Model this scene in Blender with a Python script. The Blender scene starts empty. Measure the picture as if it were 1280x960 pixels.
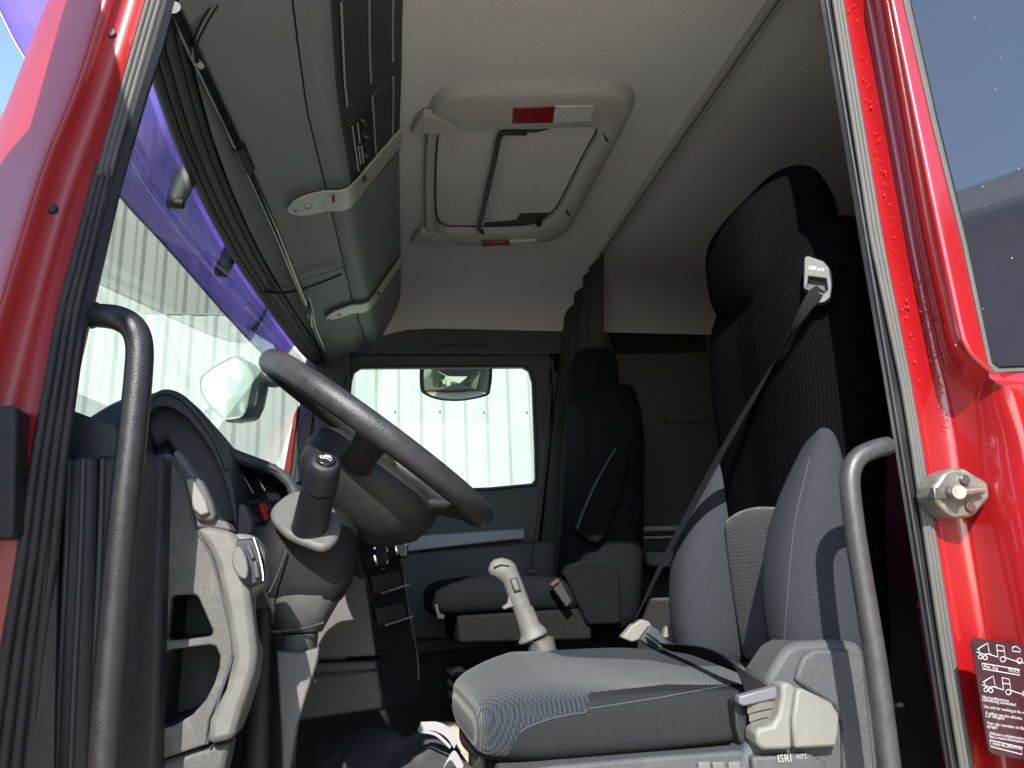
import bpy, bmesh, math, random
from mathutils import Vector, Matrix
from mathutils.geometry import tessellate_polygon
random.seed(7)
rad = math.radians
S = bpy.context.scene
COL = S.collection

# ------------------------------------------------------------------ camera
FPX, CXP, CYP = 960.0, 640.0, 480.0
CAM = Vector((0, -1.15, 2.15))
yaw, pit, rol = rad(11), rad(15), rad(2.3)
fw = Vector((math.sin(yaw)*math.cos(pit), math.cos(yaw)*math.cos(pit), math.sin(pit)))
r0 = fw.cross(Vector((0, 0, 1))).normalized(); u0 = r0.cross(fw)
rt = r0*math.cos(rol) - u0*math.sin(rol); up = u0*math.cos(rol) + r0*math.sin(rol)
cd = bpy.data.cameras.new('camera'); cam = bpy.data.objects.new('camera', cd); COL.objects.link(cam)
M = Matrix((rt, up, -fw)).transposed().to_4x4(); M.translation = CAM
cam.matrix_world = M
cd.sensor_width = 36; cd.lens = 27; cd.clip_start = .02; cd.clip_end = 2000
S.camera = cam
# ------------------------------------------------------------------ light
SUN = Vector((.25, 1, -.72)).normalized()
w = bpy.data.worlds.new('World'); S.world = w; w.use_nodes = True
nt = w.node_tree; bg = nt.nodes['Background']
sk = nt.nodes.new('ShaderNodeTexSky'); sk.sky_type = 'NISHITA'; sk.sun_disc = False
sk.sun_elevation = math.asin(-SUN.z); sk.sun_rotation = math.atan2(-SUN.x, -SUN.y)
sk.air_density = 1.0; sk.dust_density = .4
nt.links.new(sk.outputs[0], bg.inputs[0]); bg.inputs[1].default_value = .15
sd = bpy.data.lights.new('sun', 'SUN'); so = bpy.data.objects.new('sun', sd); COL.objects.link(so)
sd.energy = 3.5; sd.angle = rad(.5); sd.color = (1, .95, .87)
so.rotation_euler = SUN.to_track_quat('-Z', 'Y').to_euler(); so.location = (0, -3, 6)
S.view_settings.view_transform = 'Standard'; S.view_settings.look = 'None'
S.view_settings.exposure = 1.48; S.view_settings.gamma = 1
S.render.engine = 'CYCLES'
try:
    S.cycles.max_bounces = 10; S.cycles.diffuse_bounces = 6; S.cycles.transparent_max_bounces = 12
    S.cycles.caustics_reflective = False; S.cycles.caustics_refractive = False
    S.cycles.use_denoising = True
except Exception: pass

# ------------------------------------------------------------------ helpers
def ray(px, py): return fw + rt*((px-CXP)/FPX) - up*((py-CYP)/FPX)
def at(px, py, X=None, Y=None, Z=None):
    d = ray(px, py)
    t = (Y-CAM.y)/d.y if Y is not None else ((X-CAM.x)/d.x if X is not None else (Z-CAM.z)/d.z)
    return CAM + d*t
def onp(px, py, p0, n):
    d = ray(px, py); p0 = Vector(p0); n = Vector(n)
    return CAM + d*((p0-CAM).dot(n)/d.dot(n))
def cr(pts, n=6, closed=False):
    pts = [Vector(p) for p in pts]; L = len(pts); out = []
    for i in range(L if closed else L-1):
        g = (lambda k: pts[k % L]) if closed else (lambda k: pts[min(max(k, 0), L-1)])
        a, b, c, d = g(i-1), g(i), g(i+1), g(i+2)
        for k in range(n):
            t = k/n
            out.append(.5*((2*b)+(c-a)*t+(2*a-5*b+4*c-d)*t*t+(3*b-a-3*c+d)*t*t*t))
    if not closed: out.append(pts[-1])
    return out
def lerp(a, b, t): return a+(b-a)*t
def interp(tab, x):
    if x <= tab[0][0]: return tab[0][1]
    for (a, va), (b, vb) in zip(tab, tab[1:]):
        if x <= b: return lerp(va, vb, (x-a)/(b-a))
    return tab[-1][1]

MATS = {}
def mat(name, col, rough=.6, metal=0, coat=0, noise=0, nscale=40, bump=0, bscale=300, spec=.5, dirt=0, stretch=None):
    if name in MATS: return MATS[name]
    m = bpy.data.materials.new(name); m.use_nodes = True; t = m.node_tree; b = t.nodes['Principled BSDF']
    b.inputs['Base Color'].default_value = (*col, 1); b.inputs['Roughness'].default_value = rough
    b.inputs['Metallic'].default_value = metal; b.inputs['Coat Weight'].default_value = coat
    b.inputs['Coat Roughness'].default_value = .05; b.inputs['Specular IOR Level'].default_value = spec
    tc = t.nodes.new('ShaderNodeTexCoord'); src = tc.outputs['Object']
    if stretch:
        mp = t.nodes.new('ShaderNodeMapping'); mp.inputs['Scale'].default_value = stretch
        t.links.new(src, mp.inputs[0]); src = mp.outputs[0]
    if noise:
        n = t.nodes.new('ShaderNodeTexNoise'); n.inputs['Scale'].default_value = nscale; n.inputs['Detail'].default_value = 5
        t.links.new(src, n.inputs[0])
        mr = t.nodes.new('ShaderNodeMapRange'); mr.inputs[1].default_value = .3; mr.inputs[2].default_value = .7
        mr.inputs[3].default_value = 1-noise; mr.inputs[4].default_value = 1+noise
        t.links.new(n.outputs[0], mr.inputs[0])
        mx = t.nodes.new('ShaderNodeVectorMath'); mx.operation = 'SCALE'; mx.inputs[0].default_value = col
        t.links.new(mr.outputs[0], mx.inputs['Scale']); last = mx.outputs[0]
        if dirt:
            n2 = t.nodes.new('ShaderNodeTexNoise'); n2.inputs['Scale'].default_value = 7; n2.inputs['Detail'].default_value = 9
            n2.inputs['Roughness'].default_value = .65; t.links.new(tc.outputs['Object'], n2.inputs[0])
            m2 = t.nodes.new('ShaderNodeMapRange'); m2.inputs[1].default_value = .5; m2.inputs[2].default_value = .72; m2.inputs[4].default_value = dirt
            t.links.new(n2.outputs[0], m2.inputs[0])
            mc = t.nodes.new('ShaderNodeMix'); mc.data_type = 'RGBA'; mc.inputs[7].default_value = (.30, .26, .21, 1)
            t.links.new(m2.outputs[0], mc.inputs[0]); t.links.new(last, mc.inputs[6]); last = mc.outputs[2]
        t.links.new(last, b.inputs['Base Color'])
        m3 = t.nodes.new('ShaderNodeMapRange'); m3.inputs[3].default_value = max(0, rough-.08); m3.inputs[4].default_value = min(1, rough+.1)
        t.links.new(n.outputs[0], m3.inputs[0]); t.links.new(m3.outputs[0], b.inputs['Roughness'])
    if bump:
        n = t.nodes.new('ShaderNodeTexNoise'); n.inputs['Scale'].default_value = bscale; n.inputs['Detail'].default_value = 3
        t.links.new(src, n.inputs[0])
        bp = t.nodes.new('ShaderNodeBump'); bp.inputs['Strength'].default_value = bump; bp.inputs['Distance'].default_value = .002
        t.links.new(n.outputs[0], bp.inputs['Height']); t.links.new(bp.outputs[0], b.inputs['Normal'])
    MATS[name] = m; return m

def glassy(name, tint, refl, rough=0.0, haze=None, hz=0.0, dust=0):
    m = bpy.data.materials.new(name); m.use_nodes = True; t = m.node_tree; N = t.nodes
    N.remove(N['Principled BSDF']); out = N['Material Output']
    tr = N.new('ShaderNodeBsdfTransparent'); tr.inputs[0].default_value = (*tint, 1)
    gl = N.new('ShaderNodeBsdfGlossy'); gl.inputs['Roughness'].default_value = rough
    fr = N.new('ShaderNodeFresnel'); fr.inputs[0].default_value = 1.5
    mu = N.new('ShaderNodeMath'); mu.operation = 'MULTIPLY'; mu.inputs[1].default_value = refl; t.links.new(fr.outputs[0], mu.inputs[0])
    a = N.new('ShaderNodeMixShader'); t.links.new(mu.outputs[0], a.inputs[0]); t.links.new(tr.outputs[0], a.inputs[1]); t.links.new(gl.outputs[0], a.inputs[2])
    last = a.outputs[0]
    if haze:
        df = N.new('ShaderNodeBsdfDiffuse'); df.inputs[0].default_value = (*haze, 1)
        tl = N.new('ShaderNodeBsdfTranslucent'); tl.inputs[0].default_value = (*haze, 1)
        mm = N.new('ShaderNodeMixShader'); t.links.new(df.outputs[0], mm.inputs[1]); t.links.new(tl.outputs[0], mm.inputs[2])
        b = N.new('ShaderNodeMixShader'); b.inputs[0].default_value = hz
        if dust:
            tc = N.new('ShaderNodeTexCoord'); n = N.new('ShaderNodeTexNoise'); n.inputs['Scale'].default_value = 6; n.inputs['Detail'].default_value = 10
            n.inputs['Roughness'].default_value = .7
            t.links.new(tc.outputs['Object'], n.inputs[0]); mr = N.new('ShaderNodeMapRange'); mr.inputs[1].default_value = .42; mr.inputs[2].default_value = .75
            mr.inputs[3].default_value = hz; mr.inputs[4].default_value = hz+dust; t.links.new(n.outputs[0], mr.inputs[0]); t.links.new(mr.outputs[0], b.inputs[0])
        t.links.new(last, b.inputs[1]); t.links.new(mm.outputs[0], b.inputs[2]); last = b.outputs[0]
    t.links.new(last, out.inputs[0]); MATS[name] = m; return m

def knit(name, dark, light, cell, rough=.9, bumpd=.0025, pw=1.0, sheen=.15):
    """rows of small raised cells; pattern coordinate is the UV map in metres"""
    m = bpy.data.materials.new(name); m.use_nodes = True; t = m.node_tree; N = t.nodes; b = N['Principled BSDF']
    b.inputs['Roughness'].default_value = rough; b.inputs['Specular IOR Level'].default_value = .2 if sheen else .02
    b.inputs['Sheen Weight'].default_value = sheen
    uv = N.new('ShaderNodeUVMap'); sx = N.new('ShaderNodeSeparateXYZ'); t.links.new(uv.outputs[0], sx.inputs[0])
    def mth(op, a, bb=None):
        n = N.new('ShaderNodeMath'); n.operation = op
        for i, v in enumerate((a, bb)):
            if v is None: continue
            if isinstance(v, (int, float)): n.inputs[i].default_value = v
            else: t.links.new(v, n.inputs[i])
        return n.outputs[0]
    U = mth('MULTIPLY', sx.outputs[0], 2*math.pi/cell); V = mth('MULTIPLY', sx.outputs[1], 2*math.pi/cell)
    a = mth('ADD', mth('SINE', mth('ADD', U, mth('MULTIPLY', V, .5))), mth('SINE', mth('SUBTRACT', U, mth('MULTIPLY', V, .5))))
    h = mth('POWER', mth('ADD', mth('MULTIPLY', a, .25), .5), pw)
    cr_ = N.new('ShaderNodeMix'); cr_.data_type = 'RGBA'; cr_.inputs[6].default_value = (*dark, 1); cr_.inputs[7].default_value = (*light, 1)
    ns = N.new('ShaderNodeTexNoise'); ns.inputs['Scale'].default_value = 350; tc = N.new('ShaderNodeTexCoord'); t.links.new(tc.outputs['Object'], ns.inputs[0])
    f = mth('MULTIPLY', h, mth('ADD', ns.outputs[0], .5)); t.links.new(f, cr_.inputs[0]); t.links.new(cr_.outputs[2], b.inputs['Base Color'])
    bp = N.new('ShaderNodeBump'); bp.inputs['Strength'].default_value = .9; bp.inputs['Distance'].default_value = bumpd
    t.links.new(h, bp.inputs['Height']); t.links.new(bp.outputs[0], b.inputs['Normal'])
    MATS[name] = m; return m

def woff(p):
    o = Vector((0, 0, 0))
    while p: o = o+Vector(p.location); p = p.parent
    return o
def mesh_obj(name, verts, faces, m, parent=None, smooth=True, bevel=0, sub=0, uvs=None, seg=2, solid=0, angle=40, bump=None):
    off = woff(parent)
    me = bpy.data.meshes.new(name); me.from_pydata([tuple(Vector(v)-off) for v in verts], [], faces); me.update()
    if uvs:
        ul = me.uv_layers.new(name='UVMap')
        for l in me.loops: ul.data[l.index].uv = uvs[l.vertex_index]
    b = bmesh.new(); b.from_mesh(me); bmesh.ops.recalc_face_normals(b, faces=b.faces); b.to_mesh(me); b.free()
    if m is not None: me.materials.append(m)
    o = bpy.data.objects.new(name, me); COL.objects.link(o); o.parent = parent
    if smooth:
        me.polygons.foreach_set('use_smooth', [True]*len(me.polygons))
        if not sub: me.set_sharp_from_angle(angle=rad(angle))
    if solid:
        md = o.modifiers.new('solid', 'SOLIDIFY'); md.thickness = solid; md.offset = 0
    if bevel:
        md = o.modifiers.new('bevel', 'BEVEL'); md.width = bevel; md.segments = seg; md.limit_method = 'ANGLE'; md.angle_limit = rad(35)
        md.harden_normals = False
    if sub:
        md = o.modifiers.new('sub', 'SUBSURF'); md.levels = sub; md.render_levels = sub
    return o
def tag(o, label=None, cat=None, group=None, kind=None):
    if label: o['label'] = label
    if cat: o['category'] = cat
    if group: o['group'] = group
    if kind: o['kind'] = kind
    return o
def thing(name, label, cat, loc, group=None):
    o = bpy.data.objects.new(name, None); COL.objects.link(o); o.location = loc; o.empty_display_size = .1
    return tag(o, label, cat, group)
def loft(name, rings, m, parent=None, closed=True, cap=True, sub=0, smooth=True, solid=0, bevel=0, angle=50):
    n = len(rings[0]); v = [p for r in rings for p in r]; f = []; uv = []
    for i, r in enumerate(rings):
        s = 0
        c = sum((Vector(p) for p in r), Vector())/n
        for j, p in enumerate(r):
            if j: s += (Vector(p)-Vector(r[j-1])).length
            uv.append([s, 0])
    for j in range(n):
        s = 0
        for i in range(len(rings)):
            if i: s += (Vector(rings[i][j])-Vector(rings[i-1][j])).length
            uv[i*n+j][1] = s
    for i in range(len(rings)-1):
        for j in range(n if closed else n-1):
            k = (j+1) % n; f.append((i*n+j, i*n+k, (i+1)*n+k, (i+1)*n+j))
    if cap and closed:
        f.append(tuple(range(n))); f.append(tuple((len(rings)-1)*n+j for j in range(n)))
    return mesh_obj(name, v, f, m, parent, smooth, bevel, sub, uv, solid=solid, angle=angle)
def tube(name, path, r, m, parent=None, n=14, smooth_n=6, cap=True, flat=1.0, upv=(0, 0, 1)):
    P = cr(path, smooth_n) if smooth_n else [Vector(p) for p in path]
    rr = r if callable(r) else (lambda t: r)
    rings = []; prev = None
    for i, p in enumerate(P):
        d = (P[min(i+1, len(P)-1)]-P[max(i-1, 0)]).normalized()
        if prev is None:
            a = Vector(upv); a = (a-d*a.dot(d))
            if a.length < .05: a = Vector((1, 0, 0))-d*d.x
        else: a = prev-d*prev.dot(d)
        a.normalize(); b = d.cross(a); prev = a; R = rr(i/(len(P)-1))
        rings.append([p+a*(math.cos(2*math.pi*k/n)*R)+b*(math.sin(2*math.pi*k/n)*R*flat) for k in range(n)])
    return loft(name, rings, m, parent, cap=cap)
def slab(name, loops, ext, m, parent=None, bevel=.003, sm=0, seg=2):
    """loops: outer then holes, lists of 3-D points; ext: extrusion vector"""
    if sm: loops = [cr(l, sm, True) for l in loops]
    loops = [[Vector(p) for p in l] for l in loops]; ext = Vector(ext)
    tri = tessellate_polygon(loops); flat = [p for l in loops for p in l]; n = len(flat)
    v = flat+[p+ext for p in flat]; f = []
    if len(loops) == 1:
        f.append(tuple(range(n))); f.append(tuple(reversed(range(n, 2*n))))
    else:
        for t in tri: f.append(tuple(t)); f.append((t[2]+n, t[1]+n, t[0]+n))
    s = 0
    for l in loops:
        L = len(l)
        for i in range(L):
            a, b = s+i, s+(i+1) % L; f.append((a, b, b+n, a+n))
        s += L
    return mesh_obj(name, v, f, m, parent, True, bevel, seg=seg, angle=35)
def pxs(l, **k): return [at(x, y, **k) for x, y in l]
def pslab(name, px, Y, depth, m, parent=None, bevel=.003, sm=0, holes=()):
    return slab(name, [pxs(px, Y=Y)]+[pxs(h, Y=Y) for h in holes], (0, depth, 0), m, parent, bevel, sm)
def box(name, c, s, m, parent=None, bevel=.004, rot=None, seg=2):
    c = Vector(c); R = rot if rot else Matrix.Identity(3)
    v = [c+R @ Vector((sx*s[0]/2, sy*s[1]/2, sz*s[2]/2)) for sx in (-1, 1) for sy in (-1, 1) for sz in (-1, 1)]
    f = [(0, 1, 3, 2), (4, 6, 7, 5), (0, 4, 5, 1), (2, 3, 7, 6), (0, 2, 6, 4), (1, 5, 7, 3)]
    return mesh_obj(name, v, f, m, parent, True, bevel, seg=seg)
def frame3(d, hint=(0, 0, 1)):
    d = Vector(d).normalized(); h = Vector(hint); a = (h-d*h.dot(d)).normalized(); return a, d.cross(a), d
def disc(name, c, nrm, r, h, m, parent=None, n=20, r2=None, bevel=0):
    a, b, d = frame3(nrm, (0, 0, 1) if abs(Vector(nrm).normalized().z) < .9 else (1, 0, 0)); c = Vector(c)
    r2 = r if r2 is None else r2
    R = [[c+d*z+(a*math.cos(2*math.pi*k/n)+b*math.sin(2*math.pi*k/n))*q for k in range(n)] for z, q in ((0, r), (h, r2))]
    return loft(name, R, m, parent, bevel=bevel, angle=35)
def text(name, s, org, xd, yd, size, m, parent, ext=.0003, squash=1.0):
    cu = bpy.data.curves.new(name, 'FONT'); cu.body = s; cu.size = size; cu.extrude = ext; cu.align_x = 'LEFT'; cu.resolution_u = 2
    o = bpy.data.objects.new('tmp', cu); COL.objects.link(o); bpy.context.view_layer.update()
    me = bpy.data.meshes.new_from_object(o); bpy.data.objects.remove(o)
    xd = Vector(xd).normalized()*squash; yd = Vector(yd); yd = (yd-xd*(yd.dot(xd)/xd.length_squared)).normalized(); zd = xd.cross(yd).normalized()
    off = woff(parent)
    for v in me.vertices: v.co = Vector(org)+xd*v.co.x+yd*v.co.y+zd*v.co.z-off
    me.materials.clear(); me.materials.append(m); me.name = name
    q = bpy.data.objects.new(name, me); COL.objects.link(q); q.parent = parent; return q
def ribbon(name, pts, wid, th, m, parent=None, sn=6):
    """pts: centre line; wid: width vectors"""
    P = cr(pts, sn); Wd = cr(wid, sn); rings = []
    for i, (p, q) in enumerate(zip(P, Wd)):
        d = (P[min(i+1, len(P)-1)]-P[max(i-1, 0)]).normalized(); nn = d.cross(q).normalized()*th/2; h = q/2
        rings.append([p-h-nn, p+h-nn, p+h+nn, p-h+nn])
    return loft(name, rings, m, parent, angle=30)

# ------------------------------------------------------------------ materials
RED = mat('red_paint', (.265, .006, .009), .28, coat=1, noise=.06, nscale=3, spec=.5, bump=.05, bscale=25)
def plas(n, c, r=.5, **k):
    k.setdefault('noise', .12); k.setdefault('nscale', 60); k.setdefault('bump', .35); k.setdefault('bscale', 900); return mat(n, c, r, **k)
BLK = plas('black_plastic', (.013, .014, .017), .45)
RUB = plas('black_rubber', (.011,.011,.013), .5, dirt=.08, nscale=20)
GRUB = plas('grey_rubber', (.075,.075,.072), .6, noise=.08, nscale=30, dirt=.08)
CONS = plas('console_green_grey', (.175, .195, .203), .45, noise=.05, nscale=15)
CDARK = plas('console_dark', (.035,.038,.045), .45, noise=.06)
DASH = plas('dash_charcoal', (.035,.041,.046), .55)
HUBM = plas('wheel_charcoal', (.020,.0195,.0195), .45, spec=.25)
LGREY = plas('light_grey_plastic', (.115, .117, .110), .55, noise=.14, nscale=25, dirt=.35)
MGREY = plas('mid_grey_plastic', (.07, .071, .069), .6, noise=.25, nscale=180, dirt=.45)
SGREY = plas('seat_base_grey', (.055, .058, .064), .6, noise=.2, nscale=250, dirt=.10)
IVORY = plas('ivory_plastic', (.165, .165, .15), .5, noise=.05, dirt=.12)
HEAD = mat('headliner_fabric', (.59, .575, .57), .95, noise=.12, nscale=260, bump=.5, bscale=480, spec=.1)
HFRM = plas('hatch_frame_plastic', (.38, .37, .35), .5, noise=.04)
ALU = mat('dull_aluminium', (.40, .40, .38), .38, metal=.25, noise=.1, nscale=60)
SILV = mat('silver_plastic', (.46, .47, .455), .38, metal=.35, noise=.08, nscale=200)
CHR = mat('chrome', (.75, .75, .72), .12, metal=1)
HAND_LIT = mat('handle_grey_lit', (.05,.05,.052), .38, metal=.2, noise=.15, nscale=50, bump=.3, bscale=500)  # sunlit copy of the handle grey, light put into the colour
HAND_SHADE = mat('handle_grey_shaded', (.022,.023,.026), .38, metal=.2, noise=.15, nscale=50, bump=.3, bscale=500)  # shaded copy of the handle grey, shade put into the colour
FAB = mat('seat_velour', (.033,.037,.044), .95, noise=.3, nscale=420, bump=.9, bscale=900, spec=.15)
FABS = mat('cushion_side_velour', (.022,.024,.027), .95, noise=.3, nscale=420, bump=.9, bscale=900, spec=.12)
FABD = mat('dark_velour_shaded', (.0045,.0043,.005), .95, noise=.2, nscale=300, bump=.6, bscale=700, spec=.0)  # black headrest cloth darkened further, upper-seat shade put into its colour
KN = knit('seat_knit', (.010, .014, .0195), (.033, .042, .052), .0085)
KND = knit('dark_knit_shaded', (.0014, .0014, .002), (.0065, .0062, .0075), .0085, sheen=0)  # black knit darkened further, shade on the upper back put into it
KNM = knit('mesh_knit', (.012, .012, .016), (.13, .13, .14), .0085, pw=1.8)
WEB = mat('belt_webbing', (.014,.013,.015), .85, noise=.15, nscale=30, bump=.8, bscale=900, spec=.1)
CURT = mat('curtain_cloth', (.026,.029,.027), .95, noise=.15, nscale=60, bump=.4, bscale=500)
WALLD = plas('door_trim_blue_grey', (.034,.041,.047), .6)
SLEEP = plas('sleeper_liner', (.07,.068,.07), .8)
RFLARE = plas('rear_liner_red_flare', (.13,.015,.045), .85)  # red lens flare put into the colour of a dark liner
REDL = mat('red_lens', (.22,.012,.012), .15, coat=.6, noise=.1, nscale=80)
WHL = mat('clear_lens', (.55, .55, .54), .15, coat=.6, noise=.1, nscale=80)
WHT = mat('white_print', (.8, .8, .8), .6)
STK = mat('sticker_black', (.03, .008, .012), .35, coat=.3, noise=.2, nscale=60)
GLS = glassy('windscreen_glass', (.86, .95, .90), .5, haze=(.75, .85, .8), hz=.012, dust=.035)
GLP = glassy('door_glass', (.88, .96, .91), .5, haze=(.75, .85, .8), hz=.008)
PUR = glassy('purple_acrylic', (.60, .50, .97), .5, haze=(.40, .31, .70), hz=.38, dust=.12)
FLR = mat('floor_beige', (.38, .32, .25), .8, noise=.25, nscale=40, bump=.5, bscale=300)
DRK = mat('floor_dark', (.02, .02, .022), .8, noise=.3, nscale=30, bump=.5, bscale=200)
MIR = mat('mirror_glass', (.85, .85, .8), .02, metal=1)

# ------------------------------------------------------------------ setting: ground, yard wall, building
gm = mat('yard_concrete', (.5, .45, .36), .9, noise=.2, nscale=.7, bump=.5, bscale=8)
g = mesh_obj('ground', [(-600, -600, 0), (600, -600, 0), (600, 600, 0), (-600, 600, 0)], [(0, 1, 2, 3)], gm); tag(g, kind='structure')
def corr(name, x0, x1, z0, z1, Y, pitch, m, parent, dep=.035, tooth=0):
    xs = []; x = x0
    while x < x1:
        for u, d in ((0, 0), (.44, 0), (.60, dep), (.84, dep)): xs.append((x+u*pitch, Y-d))
        x += pitch
    v = [(x, y, z0) for x, y in xs]+[(x, y, z1) for x, y in xs]; n = len(xs)
    f = [(i, i+1, n+i+1, n+i) for i in range(n-1)]
    return mesh_obj(name, v, f, m, parent, smooth=False)
ww = thing('warehouse_wall', 'pale ribbed metal warehouse wall standing beyond the truck windows', 'wall', (2, 12.5, 0))
WLO = mat('white_sheet_metal', (.29, .31, .295), .5, noise=.05, nscale=2)
WUP = mat('beige_sheet_metal', (.165, .165, .152), .55, noise=.06, nscale=2)
def sheets(nm, z0, z1, Y, pitch, m, ox):
    w_ = pitch*3; first = corr(nm, -.02, w_+.005, z0, z1, Y, pitch, m, None); first.parent = ww
    n_ = int(26/w_)
    for i in range(n_):
        o = first if i == 0 else first.copy()
        if i: COL.objects.link(o)
        o.parent = ww; o.location = Vector((ox-11+i*w_, .003*(i % 2), random.uniform(-.015, .015)))-woff(ww)
sheets('cladding_sheet', 0, 7.05, 12.4, .40, WLO, 0)
sheets('upper_cladding_sheet', 6.95, 11.0, 12.62, .38, WUP, .2)
box('eaves_flashing', (2, 12.60, 7.09), (26, .3, .03), WUP, ww, 0)
for i in range(22):
    q = disc('cladding_screw', (-3+i*.8+.28, 12.354, 5.3), (0, -1, 0), .018, .012, GRUB, ww, 8)
hb = thing('brick_building', 'brown building with grey sheet roof reflected in the side window', 'building', (16, -16, 0))
BB = mat('brown_render', (.16, .09, .075), .9, noise=.2, nscale=1.5)
RB = mat('grey_roof_sheet', (.30, .27, .25), .7, noise=.15, nscale=1)
BU = Vector((.566, .824, 0)); BN = Vector((-.824, .566, 0)); B00 = Vector((15.9, -16, 0))
def bq(a, n, z): return B00+BU*a+BN*n+Vector((0, 0, z))
slab('wall', [[bq(-14, 2.6, 0), bq(-14, 2.6, 10.2), bq(-14, -2.6, 10.2), bq(-14, -2.6, 0)]], BU*42, BB, hb, 0)
slab('roof', [[bq(-14.5, 3.1, 10.25), bq(-14.5, 3.1, 10.4), bq(-14.5, 0, 12.4), bq(-14.5, -3.1, 10.4), bq(-14.5, -3.1, 10.25)]], BU*43, RB, hb, 0)
for i in range(16): tube('roof_seam', [bq(-13+i*2.6, 3.1, 10.43), bq(-13+i*2.6, 0, 12.43)], .05, BB, hb, 6, 0)

# ------------------------------------------------------------------ interior shell
FLZ = 1.50
cg = []
prof = [(-.02, 3.50), (.4, 3.50), (.8, 3.503), (1.2, 3.503), (1.6, 3.495), (1.85, 3.48), (1.98, 3.45), (2.06, 3.40), (2.11, 3.335), (2.125, 3.30)]
xs = [.04, .14, .4, .7, .95, 1.3, 1.7, 2.0]
ceil = loft('ceiling', [[(x, y, z-(.0 if x > .1 else .06)) for y, z in prof] for x in xs], HEAD, None, closed=False, sub=1)
tag(ceil, kind='structure')
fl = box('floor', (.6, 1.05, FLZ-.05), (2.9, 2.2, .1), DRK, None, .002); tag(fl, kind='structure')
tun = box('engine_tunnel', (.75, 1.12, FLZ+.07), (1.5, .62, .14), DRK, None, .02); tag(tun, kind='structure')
mt = slab('floor_patch', [[(.02, .55, FLZ+.004), (1.0, .55, FLZ+.004), (1.0, .82, FLZ+.22), (.95, 1.6, FLZ+.24), (.10, 1.6, FLZ+.24), (.05, .82, FLZ+.22)]], (0, 0, .003), FLR, None, 0) if False else None

box('firewall', (-.66, 1.1, 1.9), (.05, 2.1, .9), BLK, None, .002)['kind'] = 'structure'
box('lower_side_lining', (.6, 2.19, 1.75), (2.6, .03, 1.1), DRK, None, .002)['kind'] = 'structure'
box('near_side_lining', (.3, .07, 1.45), (1.9, .04, .25), BLK, None, .002)['kind'] = 'structure'
# ---- truck cab : painted pillars, seals, outer side window
cab = thing('truck_cab', 'bright red painted truck cab body around the open driver door', 'truck cab', (0, 0, 1.2))
def colgrid(name, cols, rows, m, parent, solid=0, sub=1):
    """cols: list of (table y->x pixel, table y->Y metres)"""
    rings = []
    for y in rows:
        rings.append([at(interp(c[0], y), y, Y=(interp(c[1], y) if isinstance(c[1], (list, tuple)) else c[1])) for c in cols])
    return loft(name, rings, m, parent, closed=False, sub=sub, solid=solid)
rows = [-60, 0, 60, 120, 194, 250, 300, 386, 450, 520, 580, 640, 700, 800, 900, 1000]
def ext(tab):   # extend table by slope
    (a, va), (b, vb) = tab[0], tab[1]; (c, vc), (d, vd) = tab[-2], tab[-1]
    return [(-400, va+(va-vb)/(b-a)*(400+a))]+tab+[(1400, vd+(vd-vc)/(d-c)*(1400-d))]
Sx = ext([(0, 60), (72, 30), (150, 2), (400, -105)])
R1 = ext([(0, 108), (88, 78), (200, 38), (300, 3), (500, -60)])
R2a = ext([(0, 124), (110, 94), (190, 54), (430, -20)])
R2b = ext([(0, 138), (110, 104), (190, 66), (430, -6)])
R3 = ext([(0, 176), (194, 119), (280, 84), (560, 25), (800, -25)])
B_ = ext([(0, 181), (194, 125), (300, 98), (386, 75), (580, 41), (700, 25), (800, 8), (960, -15)])
mid = ext([(0, 150), (110, 118), (190, 84), (430, 15), (560, -20)])
REDD = mat('red_paint_dull', (.28, .010, .014), .45, coat=.3, noise=.08, nscale=5, bump=.05, bscale=25)
REDD.node_tree.nodes['Principled BSDF'].inputs['Coat Roughness'].default_value = .25
colgrid('front_pillar', [(Sx, .30), (Sx, .16), (R1, .02), (R2a, -.035), (R2b, -.03), (mid, .0), (R3, .0), (B_, -.018)], rows, REDD, cab)
# weather seals beside the front pillar: grey for sunlit, black for shaded, painted by material
def off(tab, d): return [(a, b+d) for a, b in tab]
for k in range(3):
    pts = [at(interp(B_, y)+4+k*7*(1 if y < 300 else .8), y, Y=-.012+.004*k) for y in range(-60, 260, 40)]
    tube('door_seal', pts, .0052, GRUB, cab, 8, 3)
for k in range(4):
    pts = [at(interp(B_, y)+2+k*(7+(y-200)*.012), y, Y=-.012+.004*k) for y in range(205, 1000, 60)]
    tube('door_seal', pts, lambda t: .006+.003*t, RUB, cab, 8, 3)  # same seal carried on in black, shade put into the material
Ied = [(-60, 240), (0, 222), (70, 203), (115, 187), (190, 165), (245, 150), (310, 135), (385, 118), (480, 96), (560, 84), (640, 76), (960, 70), (1000, 70)]
rings = []
for y in rows:
    a = interp(B_, y)+14; b = interp(Ied, y)
    rings.append([at(a, y, Y=.0), at(lerp(a, b, .5), y, Y=-.008), at(b-3, y, Y=.0), at(b, y, Y=.02), at(b, y, Y=.11), at(a-6, y, Y=.11)])
loft('pillar_trim', rings, BLK, cab, angle=35)
for (x, y) in ((138, 43), (65, 262)):
    s = disc('screw', at(x, y, Y=-.002), (.1, -1, .1), .010, .006, RUB, cab, 16, .008)
    disc('socket', at(x, y, Y=-.009), (.1, -1, .1), .0045, .0015, BLK, s, 6)
hc = pslab('hinge_cover', [(-40, 508), (16, 506), (21, 512), (17, 668), (10, 672), (-40, 672)], -.05, .05, BLK, cab, .006)

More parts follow.
